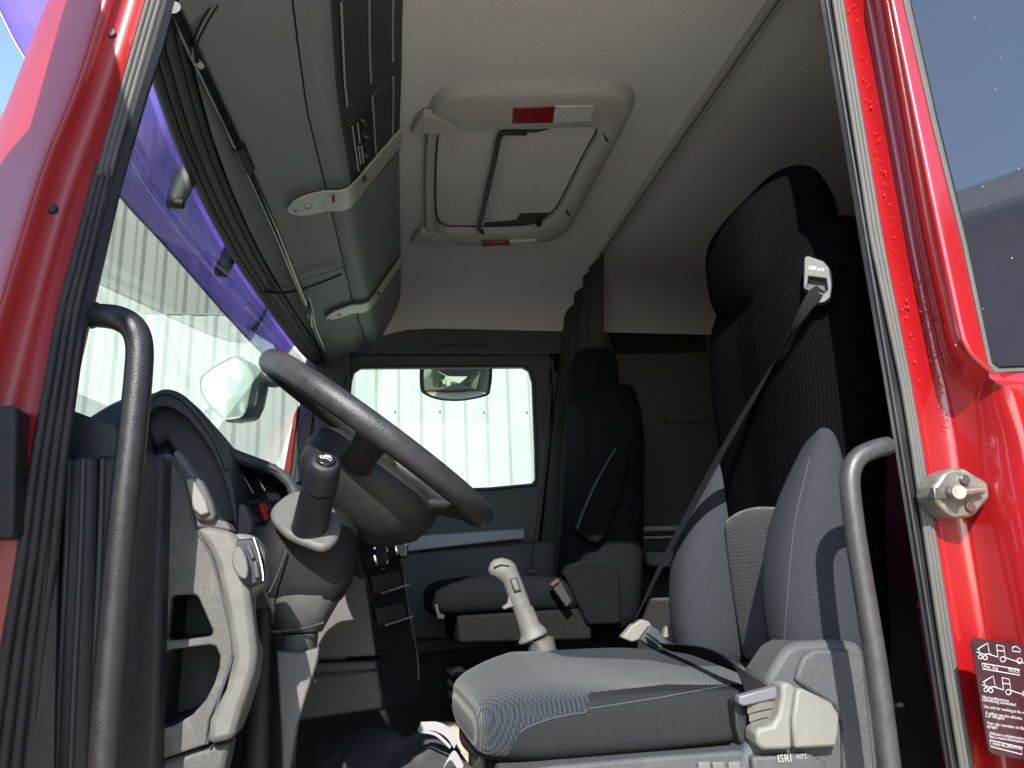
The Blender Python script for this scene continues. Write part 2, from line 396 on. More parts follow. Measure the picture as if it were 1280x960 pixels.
# rear pillar
F0 = ext([(0, 1053), (300, 1103), (500, 1141), (800, 1189), (960, 1215)])
F1 = ext([(0, 1067), (300, 1122), (465, 1150), (560, 1160), (600, 1166), (800, 1205), (960, 1232)])
F2 = ext([(0, 1080), (300, 1134), (465, 1168), (560, 1182), (600, 1186), (800, 1222), (960, 1250)])
Hh = ext([(0, 1104), (300, 1158), (440, 1190), (480, 1225), (560, 1252), (700, 1268), (960, 1300)])
Rr = ext([(0, 1116), (300, 1178), (440, 1208), (480, 1262), (560, 1285), (700, 1300), (960, 1330)])
Wn = ext([(0, 1130), (300, 1203), (440, 1236), (480, 1300), (560, 1310), (700, 1330), (960, 1350)])
rows2 = [-60, 0, 60, 120, 180, 240, 300, 360, 410, 440, 460, 480, 500, 530, 560, 600, 650, 700, 760, 830, 900, 1000]
bp_ = colgrid('rear_pillar', [(F0, .0), (F1, -.004), (F2, .012), (off(F2, 12), .012), (Hh, -.075), (off(Rr, -4), -.1), (Rr, -.105), (Wn, -.100)], rows2, RED, cab)
# outer skin right of the pillar, below the side window
sk_ = []
for y in (462, 468, 476, 500, 540, 600, 700, 850, 1000):
    x0 = interp(Wn, y) if y > 478 else 1232
    sk_.append([at(1236 if y < 478 else x0-4, y, Y=-.1), at(1300, y, Y=-.1-(.02 if y > 470 else 0)), at(1400, y, Y=-.115-(.02 if y > 470 else 0)), at(1700, y, Y=-.12)])
loft('side_panel', sk_, RED, cab, closed=False, sub=1)
# seal strips of the rear door frame
D0 = ext([(0, 1024), (300, 1074), (500, 1108), (760, 1150), (948, 1180)])
D1 = ext([(0, 1040), (300, 1087), (500, 1130), (800, 1174), (960, 1200)])
rings = []
for y in rows2:
    a = interp(D0, y); b = interp(D1, y)
    rings.append([at(a, y, Y=.03), at(a+1, y, Y=.012), at(lerp(a, b, .5), y, Y=.004), at(b, y, Y=.006), at(b, y, Y=.06), at(a+6, y, Y=.08)])
loft('frame_trim', rings, RUB, cab, angle=35)
for k in range(3):
    tube('door_seal', [at(lerp(interp(D1, y), interp(F0, y), (k+.6)/3.0), y, Y=-.003) for y in range(-60, 1010, 60)], .0052, GRUB, cab, 8, 3)
tube('door_seal', [at(interp(D0, y)+9, y, Y=.003) for y in range(-60, 1010, 60)], .0035, RUB, cab, 8, 3)
# side window of the sleeper
sw = thing('sleeper_window', 'tinted outer side window of the sleeper reflecting sky and roof', 'window', at(1240, 300, Y=-.105))
wd = [(1128, -60), (1130, 0), (1165, 150), (1203, 300), (1236, 455), (1244, 466), (1500, 455), (1500, -60)]
TNT = mat('tinted_glass', (.018, .02, .03), .015, spec=1.0); TNT.node_tree.nodes['Principled BSDF'].inputs['IOR'].default_value = 1.62
pslab('glass', [(1137, -60), (1139, 0), (1173, 150), (1210, 300), (1242, 452), (1250, 458), (1500, 449), (1500, -60)], -.108, .006, TNT, sw, 0)
pslab('seal', wd, -.104, .02, GRUB, sw, .002, holes=[[(1137, -59), (1500-2, -59), (1498, 449), (1250, 459), (1242, 452), (1210, 300), (1173, 150), (1139, 0)]])
dust = [at(random.uniform(1160, 1280), random.uniform(5, 440), Y=-.1085) for _ in range(14)]
v = []; f = []
for p in dust:
    s = random.uniform(.0003, .0009); k = len(v)
    v += [p+Vector((-s, 0, -s)), p+Vector((s, 0, -s)), p+Vector((s, 0, s)), p+Vector((-s, 0, s)), p+Vector((0, -s, 0))]
    f += [(k, k+1, k+4), (k+1, k+2, k+4), (k+2, k+3, k+4), (k+3, k, k+4)]
tag(mesh_obj('dust_specks', v, f, WHT, sw), kind='stuff')
# striker plate
st = thing('door_striker', 'worn steel door striker plate bolted to the red rear pillar', 'door striker', at(1202, 617, Y=-.03))
STL = mat('worn_steel', (.30, .29, .25), .35, metal=.7, noise=.2, nscale=60, dirt=.5)
so_ = [(1166, 610), (1180, 590), (1190, 585), (1206, 585), (1236, 603), (1239, 622), (1218, 646), (1196, 648), (1184, 640), (1168, 624)]
pslab('plate', so_, -.052, .045, STL, st, .006)
pslab('guide_block', [(1167, 609), (1192, 607), (1196, 623), (1169, 624)], -.062, .012, MAT_ if False else mat('dark_steel', (.16, .15, .14), .4, metal=.8), st, .002)
disc('bolt', at(1204, 600, Y=-.052), (0, -1, 0), .0085, .006, MATS['dark_steel'], st, 16, bevel=.001)
disc('bolt', at(1211, 634, Y=-.052), (0, -1, 0), .0085, .006, mat('rusty_bolt', (.10, .06, .045), .6, metal=.5), st, 16, bevel=.001)
tube('pin', [at(1196, 616, Y=-.075), at(1227, 613, Y=-.06)], .0065, STL, st, 12, 0)
disc('pin_head', at(1195, 616, Y=-.07), (-.3, -1, 0), .0125, .012, STL, st, 18, .011)
# water drops on the red pillar
v = []; f = []
def drops(n, fx, m):
    for _ in range(n):
        px, py, Y = fx(); p = at(px, py, Y=Y); s = random.uniform(.0008, .0024); k = len(v)
        for z, q in ((0, 1), (.6, .75), (.9, .2)):
            for j in range(6): v.append(p+Vector((s*q*math.cos(j*1.047), -s*z*.8, s*q*math.sin(j*1.047))))
        for a in (0, 6):
            for j in range(6): f.append((k+a+j, k+a+(j+1) % 6, k+a+6+(j+1) % 6, k+a+6+j))
        f.append(tuple(k+12+j for j in range(6)))
DROP = mat('water_drop', (.5, .03, .03), .03, coat=1)
drops(70, lambda: (lambda y: (interp(F1, y)-3+random.gauss(0, 2), y, -.006))(random.uniform(0, 480)), 0)
drops(160, lambda: (lambda y: (interp(F2, y)+6+random.gauss(0, 5), y, .008))(random.uniform(350, 540)), 0)
tag(mesh_obj('water_drops', v, f, DROP, cab), kind='stuff')

# warning sticker
sp = at(1250, 870, Y=-.035)
stk = thing('warning_sticker', 'black warning sticker with white truck pictograms low on the red pillar', 'sticker', sp)
SN = Vector((-.05, -1, .0)).normalized(); S0 = at(1230, 860, Y=-.075)
def sp_(x, y): return onp(x, y, S0, SN)
slab('backing', [[sp_(1214, 802), sp_(1218, 797), sp_(1272, 804), sp_(1300, 812), (sp_(1330, 960)), sp_(1240, 942), sp_(1236, 938)]], SN*-.002, STK, stk, 0)
PRT = mat('faded_print', (.38, .34, .35), .6)
def sline(pts, wpx=.0009, nm='pictogram'):
    return tube(nm, [sp_(*p)+SN*.0008 for p in pts], wpx*.8, PRT, stk, 5, 0, flat=.5)
for (dx, dy, kx) in ((0, 0, 1), (7, 41, 1)):
    def q(l): return [(a+dx, b+dy) for a, b in l]
    sline(q([(1220, 815), (1230, 818), (1238, 817)])); sline(q([(1221, 812), (1227, 808), (1234, 804), (1236, 815)])); sline(q([(1223, 812), (1225, 818)]))
    sline(q([(1236, 818), (1246, 821)]))
    sline(q([(1245, 806), (1254, 808), (1256, 822), (1247, 822), (1245, 806)])); sline(q([(1246, 813), (1255, 814)])); sline(q([(1256, 822), (1268, 826), (1280, 829)]))
    for cx, cy, r in ((1225, 821, 2.6), (1231, 822, 2.6), (1253, 824, 3.4), (1274, 826, 3.4)):
        sline(q([(cx+r*math.cos(a*.7), cy+r*math.sin(a*.7)) for a in range(10)]), nm='wheel_mark')
sline([(1265, 809), (1270, 808), (1275, 812), (1275, 815), (1265, 814), (1265, 809)])
def rect(a, b, c, d): sline([a, b, c, d, a], nm='text_frame')
rect((1227, 829), (1274, 837), (1274, 844), (1228, 836)); rect((1237, 925), (1276, 934), (1277, 943), (1238, 933))
def stext(s, x, y, h, sq=1.0):
    o = sp_(x, y)+SN*.001; text('lettering', s, o, sp_(x+10, y+1.6)-sp_(x, y), Vector((-.15, 0, 1)), h, PRT, stk, squash=sq)
stext('Max. Zug         TRUCK', 1229, 834.5, .0068, .9)
for i, (s, x, y) in enumerate((('Nur konditioniertes', 1227, 872.5), ('Luftfederung verwenden!', 1227, 876), ('Use only for working at the vehicle', 1229, 884.5), ('À utiliser que des véhicules', 1231, 892.5), ('à air réfrigéré!', 1231, 896),
                              ('Usar solo neumático de fábrica', 1233, 905), ('agrégat!', 1233, 909), ('Utilizzare esclusivamente', 1236, 918), ('fino a nuova informazione', 1236, 922), ('MAN-NL-DRAIN-007', 1240, 931.5))):
    stext(s, x, y, .0062, .86)

# ------------------------------------------------------------------ open driver door with its mirror (left of the frame, its height, opaque pane and mirror shaped to shade the front pillar)
DT = 3.47
OPQD = mat('door_opaque_pane', (.02, .02, .025), .05)  # opaque pane, added so the unseen door keeps sun off the pillar
od = thing('driver_door', 'red driver door standing wide open ahead of the front pillar', 'door', (-.50, -.08, 1.3))
e = Vector((-.05, -1, 0)).normalized(); nD = Vector((e.y, -e.x, 0))
def dp(s, z, d=0): return Vector((-.535, -.10, 0))+e*s+nD*d+Vector((0, 0, z))
slab('panel', [[dp(0, 1.3), dp(1.0, 1.3), dp(1.0, 2.35), dp(.5, 2.38), dp(0, 2.3)]], nD*.07, RED, od, .01)
slab('frame', [[dp(0, 2.3), dp(1.0, 2.35), dp(1.0, DT-.1), dp(.94, DT), dp(.2, DT), dp(.05, DT-.1)], [dp(.10, 2.40), dp(.92, 2.43), dp(.92, DT-.15), dp(.88, DT-.08), dp(.26, DT-.08), dp(.14, DT-.15)]], nD*.05, BLK, od, .005)
slab('glass', [[dp(.10, 2.40), dp(.92, 2.43), dp(.92, DT-.15), dp(.88, DT-.08), dp(.26, DT-.08), dp(.14, DT-.15)]], nD*.005, OPQD, od, 0)
mh = slab('mirror_housing', [[dp(.30, 2.30, .06), dp(.30, 2.28, .30), dp(.30, 2.36, .38), dp(.30, 3.16, .38), dp(.30, 3.24, .30), dp(.30, 3.24, .10), dp(.30, 3.16, .03), dp(.30, 2.4, .03)]], e*.13, BLK, od, .03)  # unseen housing, placed and sized to shade the outer pillar skin
slab('mirror_glass', [[dp(.435, 2.38, .07), dp(.435, 2.38, .34), dp(.435, 3.14, .34), dp(.435, 3.14, .07)]], e*.004, MIR, od, 0)
tube('mirror_arm', [dp(.36, 2.5, .10), dp(.36, 2.5, .03)], .02, BLK, od, 10, 0)

# ------------------------------------------------------------------ windscreen, header, far pillar
hdr = [(-.37, .035, 3.10), (-.378, .1, 3.10), (-.39, .47, 3.10), (-.365, .97, 3.10), (-.31, 1.43, 3.10), (-.245, 1.88, 3.10), (-.20, 2.12, 3.12)]
Hp = cr(hdr, 5)
wsg = thing('windscreen', 'wide curved windscreen with faint smears ahead of the dashboard', 'windscreen', (-.5, 1.05, 2.3))
rings = []
for i in range(9):
    t = i/8
    rings.append([Vector((p.x-.035, p.y, p.z-.004)).lerp(Vector((p.x-.30, p.y, 2.25)), t) for p in Hp[::3]])
rings.insert(0, None) if False else None
rings = [r+[Vector((r[-1].x+.30, 2.17, r[-1].z))] for r in rings]
loft('glass', rings, GLS, wsg, closed=False)
ctr = thing('windscreen_header', 'black ribbed trim running along the top of the windscreen', 'trim', (-.35, 1, 3.1))
for dx, dz, r, mm in ((-.012, .004, .012, CDARK), (.008, .006, .010, BLK), (.026, .012, .012, CDARK), (.044, .016, .009, BLK)):
    tube('trim_rib', [(p.x+dx, p.y, p.z+dz) for p in Hp], r, mm, ctr, 10, 0)
# wipers and visor clips
vis = thing('outer_sun_visor', 'translucent purple sun visor strip above the windscreen outside', 'sun visor', (-.6, 1, 3.0))
vl = [(-30, -45), (0, 15), (30, 72), (90, 160), (150, 245), (200, 300), (240, 345), (290, 402), (335, 447), (356, 447)]
vY = [.50, .50, .50, .52, .58, .78, 1.0, 1.35, 1.75, 1.92]
low = cr([at(x, y, Y=Y) for (x, y), Y in zip(vl, vY)], 5)
loft('visor_sheet', [[p+Vector((.09*t+.03*math.sin(t*3), 0, .26*t)) for p in low] for t in (0, .25, .5, .75, 1)], PUR, vis, closed=False, solid=.004)
tube('visor_edge', [p+Vector((0, -.002, 0)) for p in low], .0035, mat('purple_edge', (.10, .07, .25), .3), vis, 6, 0)
for (x, y, Y) in ((232, 238, .55), (290, 325, 1.05), (328, 393, 1.5)):
    a = at(x-14, y+16, Y=Y); b = at(x+4, y-22, Y=Y)
    br = tube('bracket', [b+Vector((.02, 0, .02)), b, a.lerp(b, .35), a], lambda t: .030-.010*t, BLK, vis, 8, 3, flat=.45)
    tube('bracket_nut', [a+Vector((-.015, 0, 0)), a+Vector((.02, 0, 0))], .013, BLK, br, 8, 0)
# far (passenger) pillar
pp = thing('passenger_pillar', 'dark blue grey trimmed front pillar on the passenger side', 'pillar', (-.2, 2.1, 2.3))
pslab('pillar_trim', [(384, 438), (440, 436), (440, 470), (428, 640), (350, 640), (358, 585), (372, 520)], 2.10, .08, WALLD, pp, .01)
pslab('outer_skin', [(373, 505), (364, 585), (353, 640), (345, 640), (356, 580), (367, 520)], 2.09, .10, RED, pp, .003)
tube('edge_rib', pxs([(432, 470), (424, 500), (416, 560), (410, 640)], Y=2.085), .008, BLK, pp, 8, 4)
pslab('grip_pad', [(378, 520), (392, 516), (384, 600), (366, 606)], 2.085, .02, BLK, pp, .006)

# ------------------------------------------------------------------ overhead console
oc = thing('overhead_console', 'grey green overhead storage console above the windscreen', 'console', (0, 1, 3.2))
Ys = [.0, .2, .4, .62, .85, 1.1, 1.35, 1.6, 1.85, 2.06]
seamX = [(-1, -.14), (.06, -.14), (.37, -.14), (.85, -.105), (1.3, -.075), (1.59, -.055), (2.12, 0.)]
faceX = [(-1, .05), (.26, .06), (.53, .07), (.82, .075), (1.0, .085), (1.45, .105), (1.8, .125), (2.12, .14)]
def hx(Y): return interp([(p.y, p.x) for p in Hp], Y)
def face(Y, t):   # rear face of the console, t 0..1 from the lower edge to the top
    a = Vector((interp(seamX, Y)+.055, Y, 3.215)); b = Vector((interp(faceX, Y), Y, 3.40)); return a.lerp(b, t)
rings = []
for Y in Ys:
    s = interp(seamX, Y)
    rings.append([(s, Y, 3.2), (s+.022, Y, 3.200), (s+.042, Y, 3.205), tuple(face(Y, 0)), tuple(face(Y, .12)), tuple(face(Y, .5)), tuple(face(Y, 1)), (interp(faceX, Y)+.005, Y, 3.47), (s, Y, 3.47)])
loft('rear_face', rings, CONS, oc, angle=60)
def upl(Y0, Y1, nm='underside_panel', m=CONS):
    n = 6; R = []
    for i in range(n+1):
        Y = lerp(Y0, Y1, i/n); a = hx(Y)+.055; b = interp(seamX, Y)-.004
        R.append([(a, Y, 3.118), (lerp(a, b, .5), Y, 3.160), (b-.008, Y, 3.196), (b, Y, 3.201), (b, Y, 3.24), (a, Y, 3.2)])
    return loft(nm, R, m, oc, angle=35)
upl(-.02, 1.245); upl(1.253, 2.08)
R = [[(hx(Y)-.02, Y, 3.125), (interp(seamX, Y)+.002, Y, 3.215), (interp(seamX, Y)+.002, Y, 3.25), (hx(Y)-.02, Y, 3.2)] for Y in Ys]
loft('core', R, BLK, oc)
# dark face panels and compartment doors
def fq(y0, y1, t0, t1, d, nm, m, parent=oc, bev=.003):
    n = 5; R = []
    for i in range(n+1):
        Y = lerp(y0, y1, i/n); nn = Vector((.78, 0, -.62))
        R.append([face(Y, t0)+nn*.001, face(Y, t1)+nn*.001, face(Y, t1)+nn*d, face(Y, t0)+nn*d])
    return loft(nm, R, m, parent, bevel=bev, angle=30)
fp = fq(-.02, .86, .06, 1.02, .004, 'dark_fascia', CDARK, bev=.001)
fq(.10, .42, .14, .50, .009, 'compartment_door', CDARK); fq(.10, .42, .54, .84, .009, 'compartment_door', CDARK)
fq(.475, .73, .50, .84, .009, 'compartment_door', CDARK)
for t, a, b in ((.50, .10, .42), (.84, .10, .42), (.50, .475, .73), (.84, .475, .73), (.14, .10, .42)):
    tube('chrome_line', [face(lerp(a, b, i/4), t)+Vector((.78, 0, -.62))*.0105 for i in range(5)], .0022, SILV, oc, 6, 0)
rd = thing('radio_unit', 'black radio unit set into the lower corner of the overhead console', 'radio', face(.6, .2))
fq(.50, .72, .12, .46, .007, 'radio_body', BLK, rd)
for a, b, t in ((.51, .71, .17), (.52, .60, .25), (.62, .70, .27), (.61, .69, .22)):
    tube('slot_trim', [face(lerp(a, b, i/3), t)+Vector((.78, 0, -.62))*.009 for i in range(4)], .0022, SILV, rd, 6, 0)
for i in range(7):
    disc('knob', face(.53+.026*i, .34+.03*(i % 2))+Vector((.78, 0, -.62))*.007, (.78, 0, -.62), .006, .005, CDARK if i % 3 else CHR, rd, 10)
# silver straps with reading lamp
def strap(Yc, x_tip, w, nm, label, top, big):
    t = thing(nm, label, 'bracket', (x_tip, Yc, 3.17))
    s = interp(seamX, Yc); a = hx(Yc)+.055
    def under(x): return 3.118+(3.201-3.118)*(x-a)/(s-a) if x < s else 3.2
    path = []
    for k in range(8):
        x = lerp(x_tip, s-.01, k/7); path.append((Vector((x, Yc-.012*(1-k/7), under(x)-.007)), w*math.sqrt(max(.03, 1-(1-k/5)**2)) if k < 5 else w, Vector((0, 0, -1))))
    path.append((Vector((s+.03, Yc, 3.193)), w, Vector((.3, 0, -1))))
    path.append((Vector((s+.052, Yc, 3.203)), w, Vector((.6, 0, -.8))))
    for k in range(7):
        u = k/6; p = face(Yc, .12+u*.86)+Vector((.78, 0, -.62))*.008
        path.append((p+Vector((.006*u*u, -.02*u, 0.0)), w*(1-.2*u), Vector((.78, 0, -.62))))
    R = []
    for p, ww, n in path:
        n = n.normalized(); h = Vector((0, ww/2, 0))
        R.append([p-h, p-h*.92+n*.004, p+h*.92+n*.004, p+h, p+h*.9-n*.004, p-h*.9-n*.004])
    loft('strap_plate', R, SILV, t, angle=35)
    n = Vector((.1, 0, -1)).normalized()
    for x, r, nm2, mm in big:
        disc(nm2, Vector((x, Yc, under(x)-.010)), n, r, .004, mm, t, 16, r*.8)
    return t
s1 = strap(.79, -.215, .115, 'reading_lamp_bracket', 'larger silver bracket with reading lamp and buttons round the console edge', 1, ((-.196, .003, 'screw', BLK), (-.165, .012, 'lamp_joint', SILV), (-.160, .006, 'lamp_bulb', CHR)))
c1 = Vector((-.10, .86, 3.19))
box('switch', (-.118, .77, 3.190), (.018, .024, .006), BLK, s1, .002); box('switch', face(.76, .22)+Vector((.78, 0, -.62))*.015, (.012, .024, .012), BLK, s1, .003)
box('red_marking', (-.096, .768, 3.186), (.007, .034, .004), REDL, s1, .001)
s2 = strap(1.61, -.155, .092, 'console_bracket', 'smaller silver bracket round the far end of the overhead console', 1, ((-.145, .003, 'screw', BLK), (-.11, .010, 'lamp_joint', SILV)))
box('switch', (-.065, 1.585, 3.190), (.015, .02, .006), BLK, s2, .002); box('switch', face(1.58, .2)+Vector((.78, 0, -.62))*.015, (.012, .02, .012), BLK, s2, .003)
# black roller blind rods and cord under the console
rod = thing('roller_blind_rod', 'long black glossy blind rod hanging under the console along the windscreen', 'blind rod', (-.28, .8, 3.11))
GB = mat('gloss_black', (.012, .012, .013), .2, coat=.5)
def rodp(Y): return Vector((interp([(0, -.325), (.42, -.283), (.86, -.243), (1.77, -.182), (2.06, -.165)], Y), Y, 3.108))
tube('thick_rod', [rodp(Y) for Y in (.0, .15, .3, .45)], .0125, GB, rod, 12, 4)
tube('thin_rod', [rodp(Y)+Vector((0, 0, -.002)) for Y in (.45, .8, 1.2, 1.6, 2.04)], .0095, GB, rod, 12, 4)
tube('joint_sleeve', [rodp(.41), rodp(.50)], .016, BLK, rod, 12, 0); tube('joint_sleeve', [rodp(1.36), rodp(1.42)], .0135, BLK, rod, 12, 0)
tube('clip', [rodp(.10)+Vector((-.0, 0, -.014)), rodp(.13)+Vector((0.008, 0, -.014))], .006, SILV, rod, 8, 0)
cord = tube('blind_cord', [(-.20, .0, 3.185), (-.25, .02, 3.165), rodp(.06)+Vector((.02, 0, -.006)), rodp(.11)+Vector((.004, 0, -.018))], .006, GB, None, 8, 5)
tag(cord, 'short black cord looping from the console to the nearest rod clip', 'cord')
c2 = thing('tension_cord', 'thin black cord strung across the console underside with a hanging loop', 'cord', (-.2, 1.3, 3.13))
tube('cross_cord', [(-.345, 1.235, 3.10), (-.26, 1.24, 3.10), (-.17, 1.25, 3.135), (-.09, 1.25, 3.175)], .0042, GB, c2, 6, 5)
tube('hanging_loop', [(-.195, 1.25, 3.115), (-.190, 1.38, 3.10), (-.188, 1.5, 3.09), (-.196, 1.55, 3.09), (-.20, 1.5, 3.09), (-.193, 1.40, 3.10)], .0035, GB, c2, 6, 5)

# ------------------------------------------------------------------ roof hatch
rh = thing('roof_hatch', 'beige framed roof hatch with red and clear lamps in its rim', 'roof hatch', (.45, 1.0, 3.5))
def hz(x, y, Z=3.466): return at(x, y, Z=Z)
outer = [(536, 150), (548, 128), (575, 118), (640, 117), (740, 116), (775, 120), (790, 135), (782, 160), (752, 215), (727, 262), (712, 288), (690, 302), (640, 306), (580, 307), (553, 300), (534, 293), (531, 240), (533, 185)]
inner = [(546, 172), (556, 165), (580, 162), (640, 161), (715, 159), (744, 160), (748, 172), (735, 195), (716, 232), (700, 262), (688, 276), (665, 288), (620, 291), (575, 291), (555, 290), (544, 279), (542, 240), (543, 200)]
O = cr([hz(*p) for p in outer], 4, True); I = cr([hz(*p) for p in inner], 4, True); n = len(O); c0 = sum(O, Vector())/n
def sc(P, k, z): return [c0+(p-c0)*k+Vector((0, 0, z)) for p in P]
rings = [sc(O, 1.03, .036), sc(O, 1.0, .012), sc(O, .985, .002), sc([o.lerp(i, .12) for o, i in zip(O, I)], 1, -.004), [o.lerp(i, .5)+Vector((0, 0, -.006)) for o, i in zip(O, I)], [o.lerp(i, .9)+Vector((0, 0, -.004)) for o, i in zip(O, I)], sc(I, 1, 0), sc(I, .99, .01), sc(I, .985, .036)]
loft('hatch_frame', rings, HFRM, rh, cap=False, angle=60)
LNR = mat('hatch_liner', (.57, .555, .55), .95, noise=.12, nscale=260, bump=.5, bscale=480, spec=.1)
slab('liner_panel', [[p+Vector((0, 0, .024)) for p in sc(I, .97, 0)]], (0, 0, .01), LNR, rh, 0)
tube('shadow_gap', [p+Vector((0, 0, .024)) for p in sc(I, .975, 0)]+[sc(I, .975, 0)[0]+Vector((0, 0, .024))], .0035, BLK, rh, 6, 0, cap=False)
for l in (((514, 168), (522, 152), (530, 146), (545, 148), (570, 160), (571, 164), (545, 168)), ((514, 304), (520, 296), (526, 291), (540, 292), (558, 298), (540, 305))):
    slab('corner_bracket', [[hz(x, y, 3.451) for x, y in l]], (0, 0, .03), HFRM, rh, .004)
for (a, b, c, d, tz) in (((641, 136), (694, 133), (691, 154), (640, 155), 3.458), ((602, 303), (637, 302), (637, 307), (602, 308.5), 3.451)):
    slab('red_lamp_lens', [[hz(*p, tz) for p in (a, b, c, d)]], (0, 0, .02), REDL, rh, .002)
for (a, b, c, d, tz) in (((694, 133), (742, 133), (739, 152), (691, 154), 3.458), ((637, 302), (672, 301), (670, 305), (637, 307), 3.451)):
    slab('clear_lamp_lens', [[hz(*p, tz) for p in (a, b, c, d)]], (0, 0, .02), WHL, rh, .002)
tube('handle_bar', [hz(658, 166, 3.486), hz(632, 166, 3.476), hz(624, 172, 3.471), hz(618, 200, 3.466), hz(604, 262, 3.466), hz(599, 284, 3.466), hz(603, 290, 3.471), hz(612, 291, 3.476)], .0085, BLK, rh, 10, 5)
slab('latch_arm', [[hz(*p, 3.488) for p in ((604, 286), (606, 279), (645, 275), (650, 267), (695, 266), (696, 273), (684, 281), (660, 283), (620, 289))]], (0, 0, .02), BLK, rh, .003)
slab('latch_arm', [[hz(*p, 3.488) for p in ((640, 163), (690, 161), (672, 166), (650, 167))]], (0, 0, .02), BLK, rh, .003)
disc('latch_knob', hz(674, 279, 3.481), (0, -.3, -1), .014, .01, BLK, rh, 16, .011)
tube('pull_cord', [hz(545, 268, 3.494), hz(552, 273, 3.494), hz(580, 274, 3.494), hz(606, 273, 3.492), hz(625, 275, 3.494)], .003, BLK, rh, 6, 5)
for l in (((754, 168), (758, 172), (762, 179), (757, 176)), ((708, 262), (711, 266), (713, 272), (708, 268))):
    slab('finger_slot', [[hz(*p, 3.459) for p in l]], (0, 0, .004), RUB, rh, 0)

# ------------------------------------------------------------------ curtain and rail
cr_l = thing('curtain_rail', 'long aluminium curtain rail crossing the ceiling behind the seats', 'curtain rail', (.97, 1, 3.47))
ra, rb = at(985, -20, Z=3.485), at(738, 336, Z=3.485); dd = (rb-ra).normalized(); rb = rb+dd*.18
sd_ = dd.cross(Vector((0, 0, 1))).normalized()
def railbox(o1, o2, z0, z1, nm, m): slab(nm, [[ra+sd_*o1+Vector((0, 0, z0)), ra+sd_*o2+Vector((0, 0, z0)), ra+sd_*o2+Vector((0, 0, z1)), ra+sd_*o1+Vector((0, 0, z1))]], rb-ra, m, cr_l, .0015)
railbox(-.016, -.004, -.012, .015, 'rail_flange', ALU); railbox(-.004, .004, -.003, .015, 'rail_groove', MATS['dark_steel']); railbox(.004, .016, -.010, .015, 'rail_flange', ALU)
cu = thing('cab_curtain', 'dark green grey pleated curtain gathered at the far end of the rail', 'curtain', (.9, 1.95, 2.1))
top = [at(x, y, Z=z) for x, y, z in ((752, 322, 3.46), (738, 338, 3.46), (722, 366, 3.44), (708, 392, 3.38), (704, 412, 3.34))]
top = cr(top, 16); N_ = len(top); R = []
for k in range(10):
    t = k/9; row = []
    for i, p in enumerate(top):
        u = i/(N_-1); amp = .012+.014*t; ph = u*34
        q = Vector((p.x-.10*t-.13*t*u+amp*math.sin(ph), min(2.12, p.y+.03*t+amp*.5*math.cos(ph*1.3)), lerp(p.z, 2.05, t)))
        row.append(q)
    R.append(row)
loft('curtain_cloth', R, CURT, cu, closed=False, solid=.003)
for k in range(8):
    p = top[min(N_-1, int(k*N_/8))]; box('glider', p+Vector((0, 0, .012)), (.012, .008, .022), BLK, cu, .002)

# ------------------------------------------------------------------ passenger door and far wall
fw_ = thing('far_wall', 'dark lining of the cab above and behind the passenger door', 'wall lining', (.9, 2.15, 2.4))
pslab('upper_lining', [(380, 405), (500, 405), (720, 404), (720, 470), (695, 470), (684, 443), (430, 443), (384, 446)], 2.13, .05, WALLD, fw_, .008)
tube('lining_ridge', pxs([(545, 432), (560, 430), (600, 430), (612, 432)], Y=2.125), .006, WALLD, fw_, 8, 4)
pslab('door_post', [(684, 440), (720, 440), (760, 700), (690, 700)], 2.13, .05, WALLD, fw_, .008)
box('sleeper_side', (1.45, 2.17, 2.6), (1.30, .04, 1.86), SLEEP, fw_, .004)
slab('window_recess', [pxs([(756, 399), (880, 398), (884, 440), (768, 442)], Y=2.146)], (0, .02, 0), mat('recess_black', (.004, .004, .005), .9), fw_, .002)
lid = pslab('storage_lid', [(829, 505), (840, 503), (890, 504), (891, 527), (838, 530), (833, 528)], 2.135, .02, SLEEP, fw_, .006)
pslab('finger_slot', [(860, 511), (863, 514), (862, 519), (859, 515)], 2.133, .004, BLK, lid, 0)
pslab('lining_seam', [(760, 370), (890, 374), (890, 378), (762, 374)], 2.14, .02, BLK, fw_, .001)
pslab('coat_hook', [(784, 482), (792, 480), (797, 492), (790, 488)], 2.12, .02, BLK, fw_, .003)
pd = thing('passenger_door', 'closed passenger door with dark trim and a pale armrest bar', 'door', (.35, 2.15, 1.6))
win = [(450, 458), (655, 457), (664, 462), (668, 476), (671, 560), (672, 600), (668, 607), (612, 612), (430, 618), (426, 600), (430, 500), (440, 464)]
pslab('door_trim', [(428, 444), (684, 443), (693, 470), (698, 800), (400, 830), (408, 640), (420, 480)], 2.13, .06, WALLD, pd, .008, holes=[win])
wi = [(452, 460), (653, 459), (661, 464), (665, 478), (668, 560), (669, 599), (665, 604), (612, 609), (433, 615), (430, 600), (434, 500), (443, 466)]
sl = pslab('window_seal', win, 2.126, .02, BLK, pd, .002, holes=[wi])
pslab('window_glass', [(448, 455), (664, 454), (676, 480), (676, 612), (425, 622), (425, 500)], 2.165, .005, GLP, pd, 0)
pslab('armrest_bar', [(497, 677), (520, 669), (656, 660), (657, 674), (640, 675), (508, 690), (497, 687)], 2.06, .06, mat('bar_blue_grey', (.16, .18, .21), .4, noise=.05), pd, .006)
pslab('armrest_cap', [(480, 678), (512, 671), (506, 690), (480, 690)], 2.055, .06, DASH, pd, .004)
pslab('lower_pocket', [(498, 692), (700, 674), (700, 760), (640, 800), (500, 800)], 2.07, .06, WALLD, pd, .012)
pslab('quarter_seal', [(424, 470), (432, 466), (430, 540), (418, 640), (411, 640), (417, 560)], 2.12, .02, BLK, pd, .003)
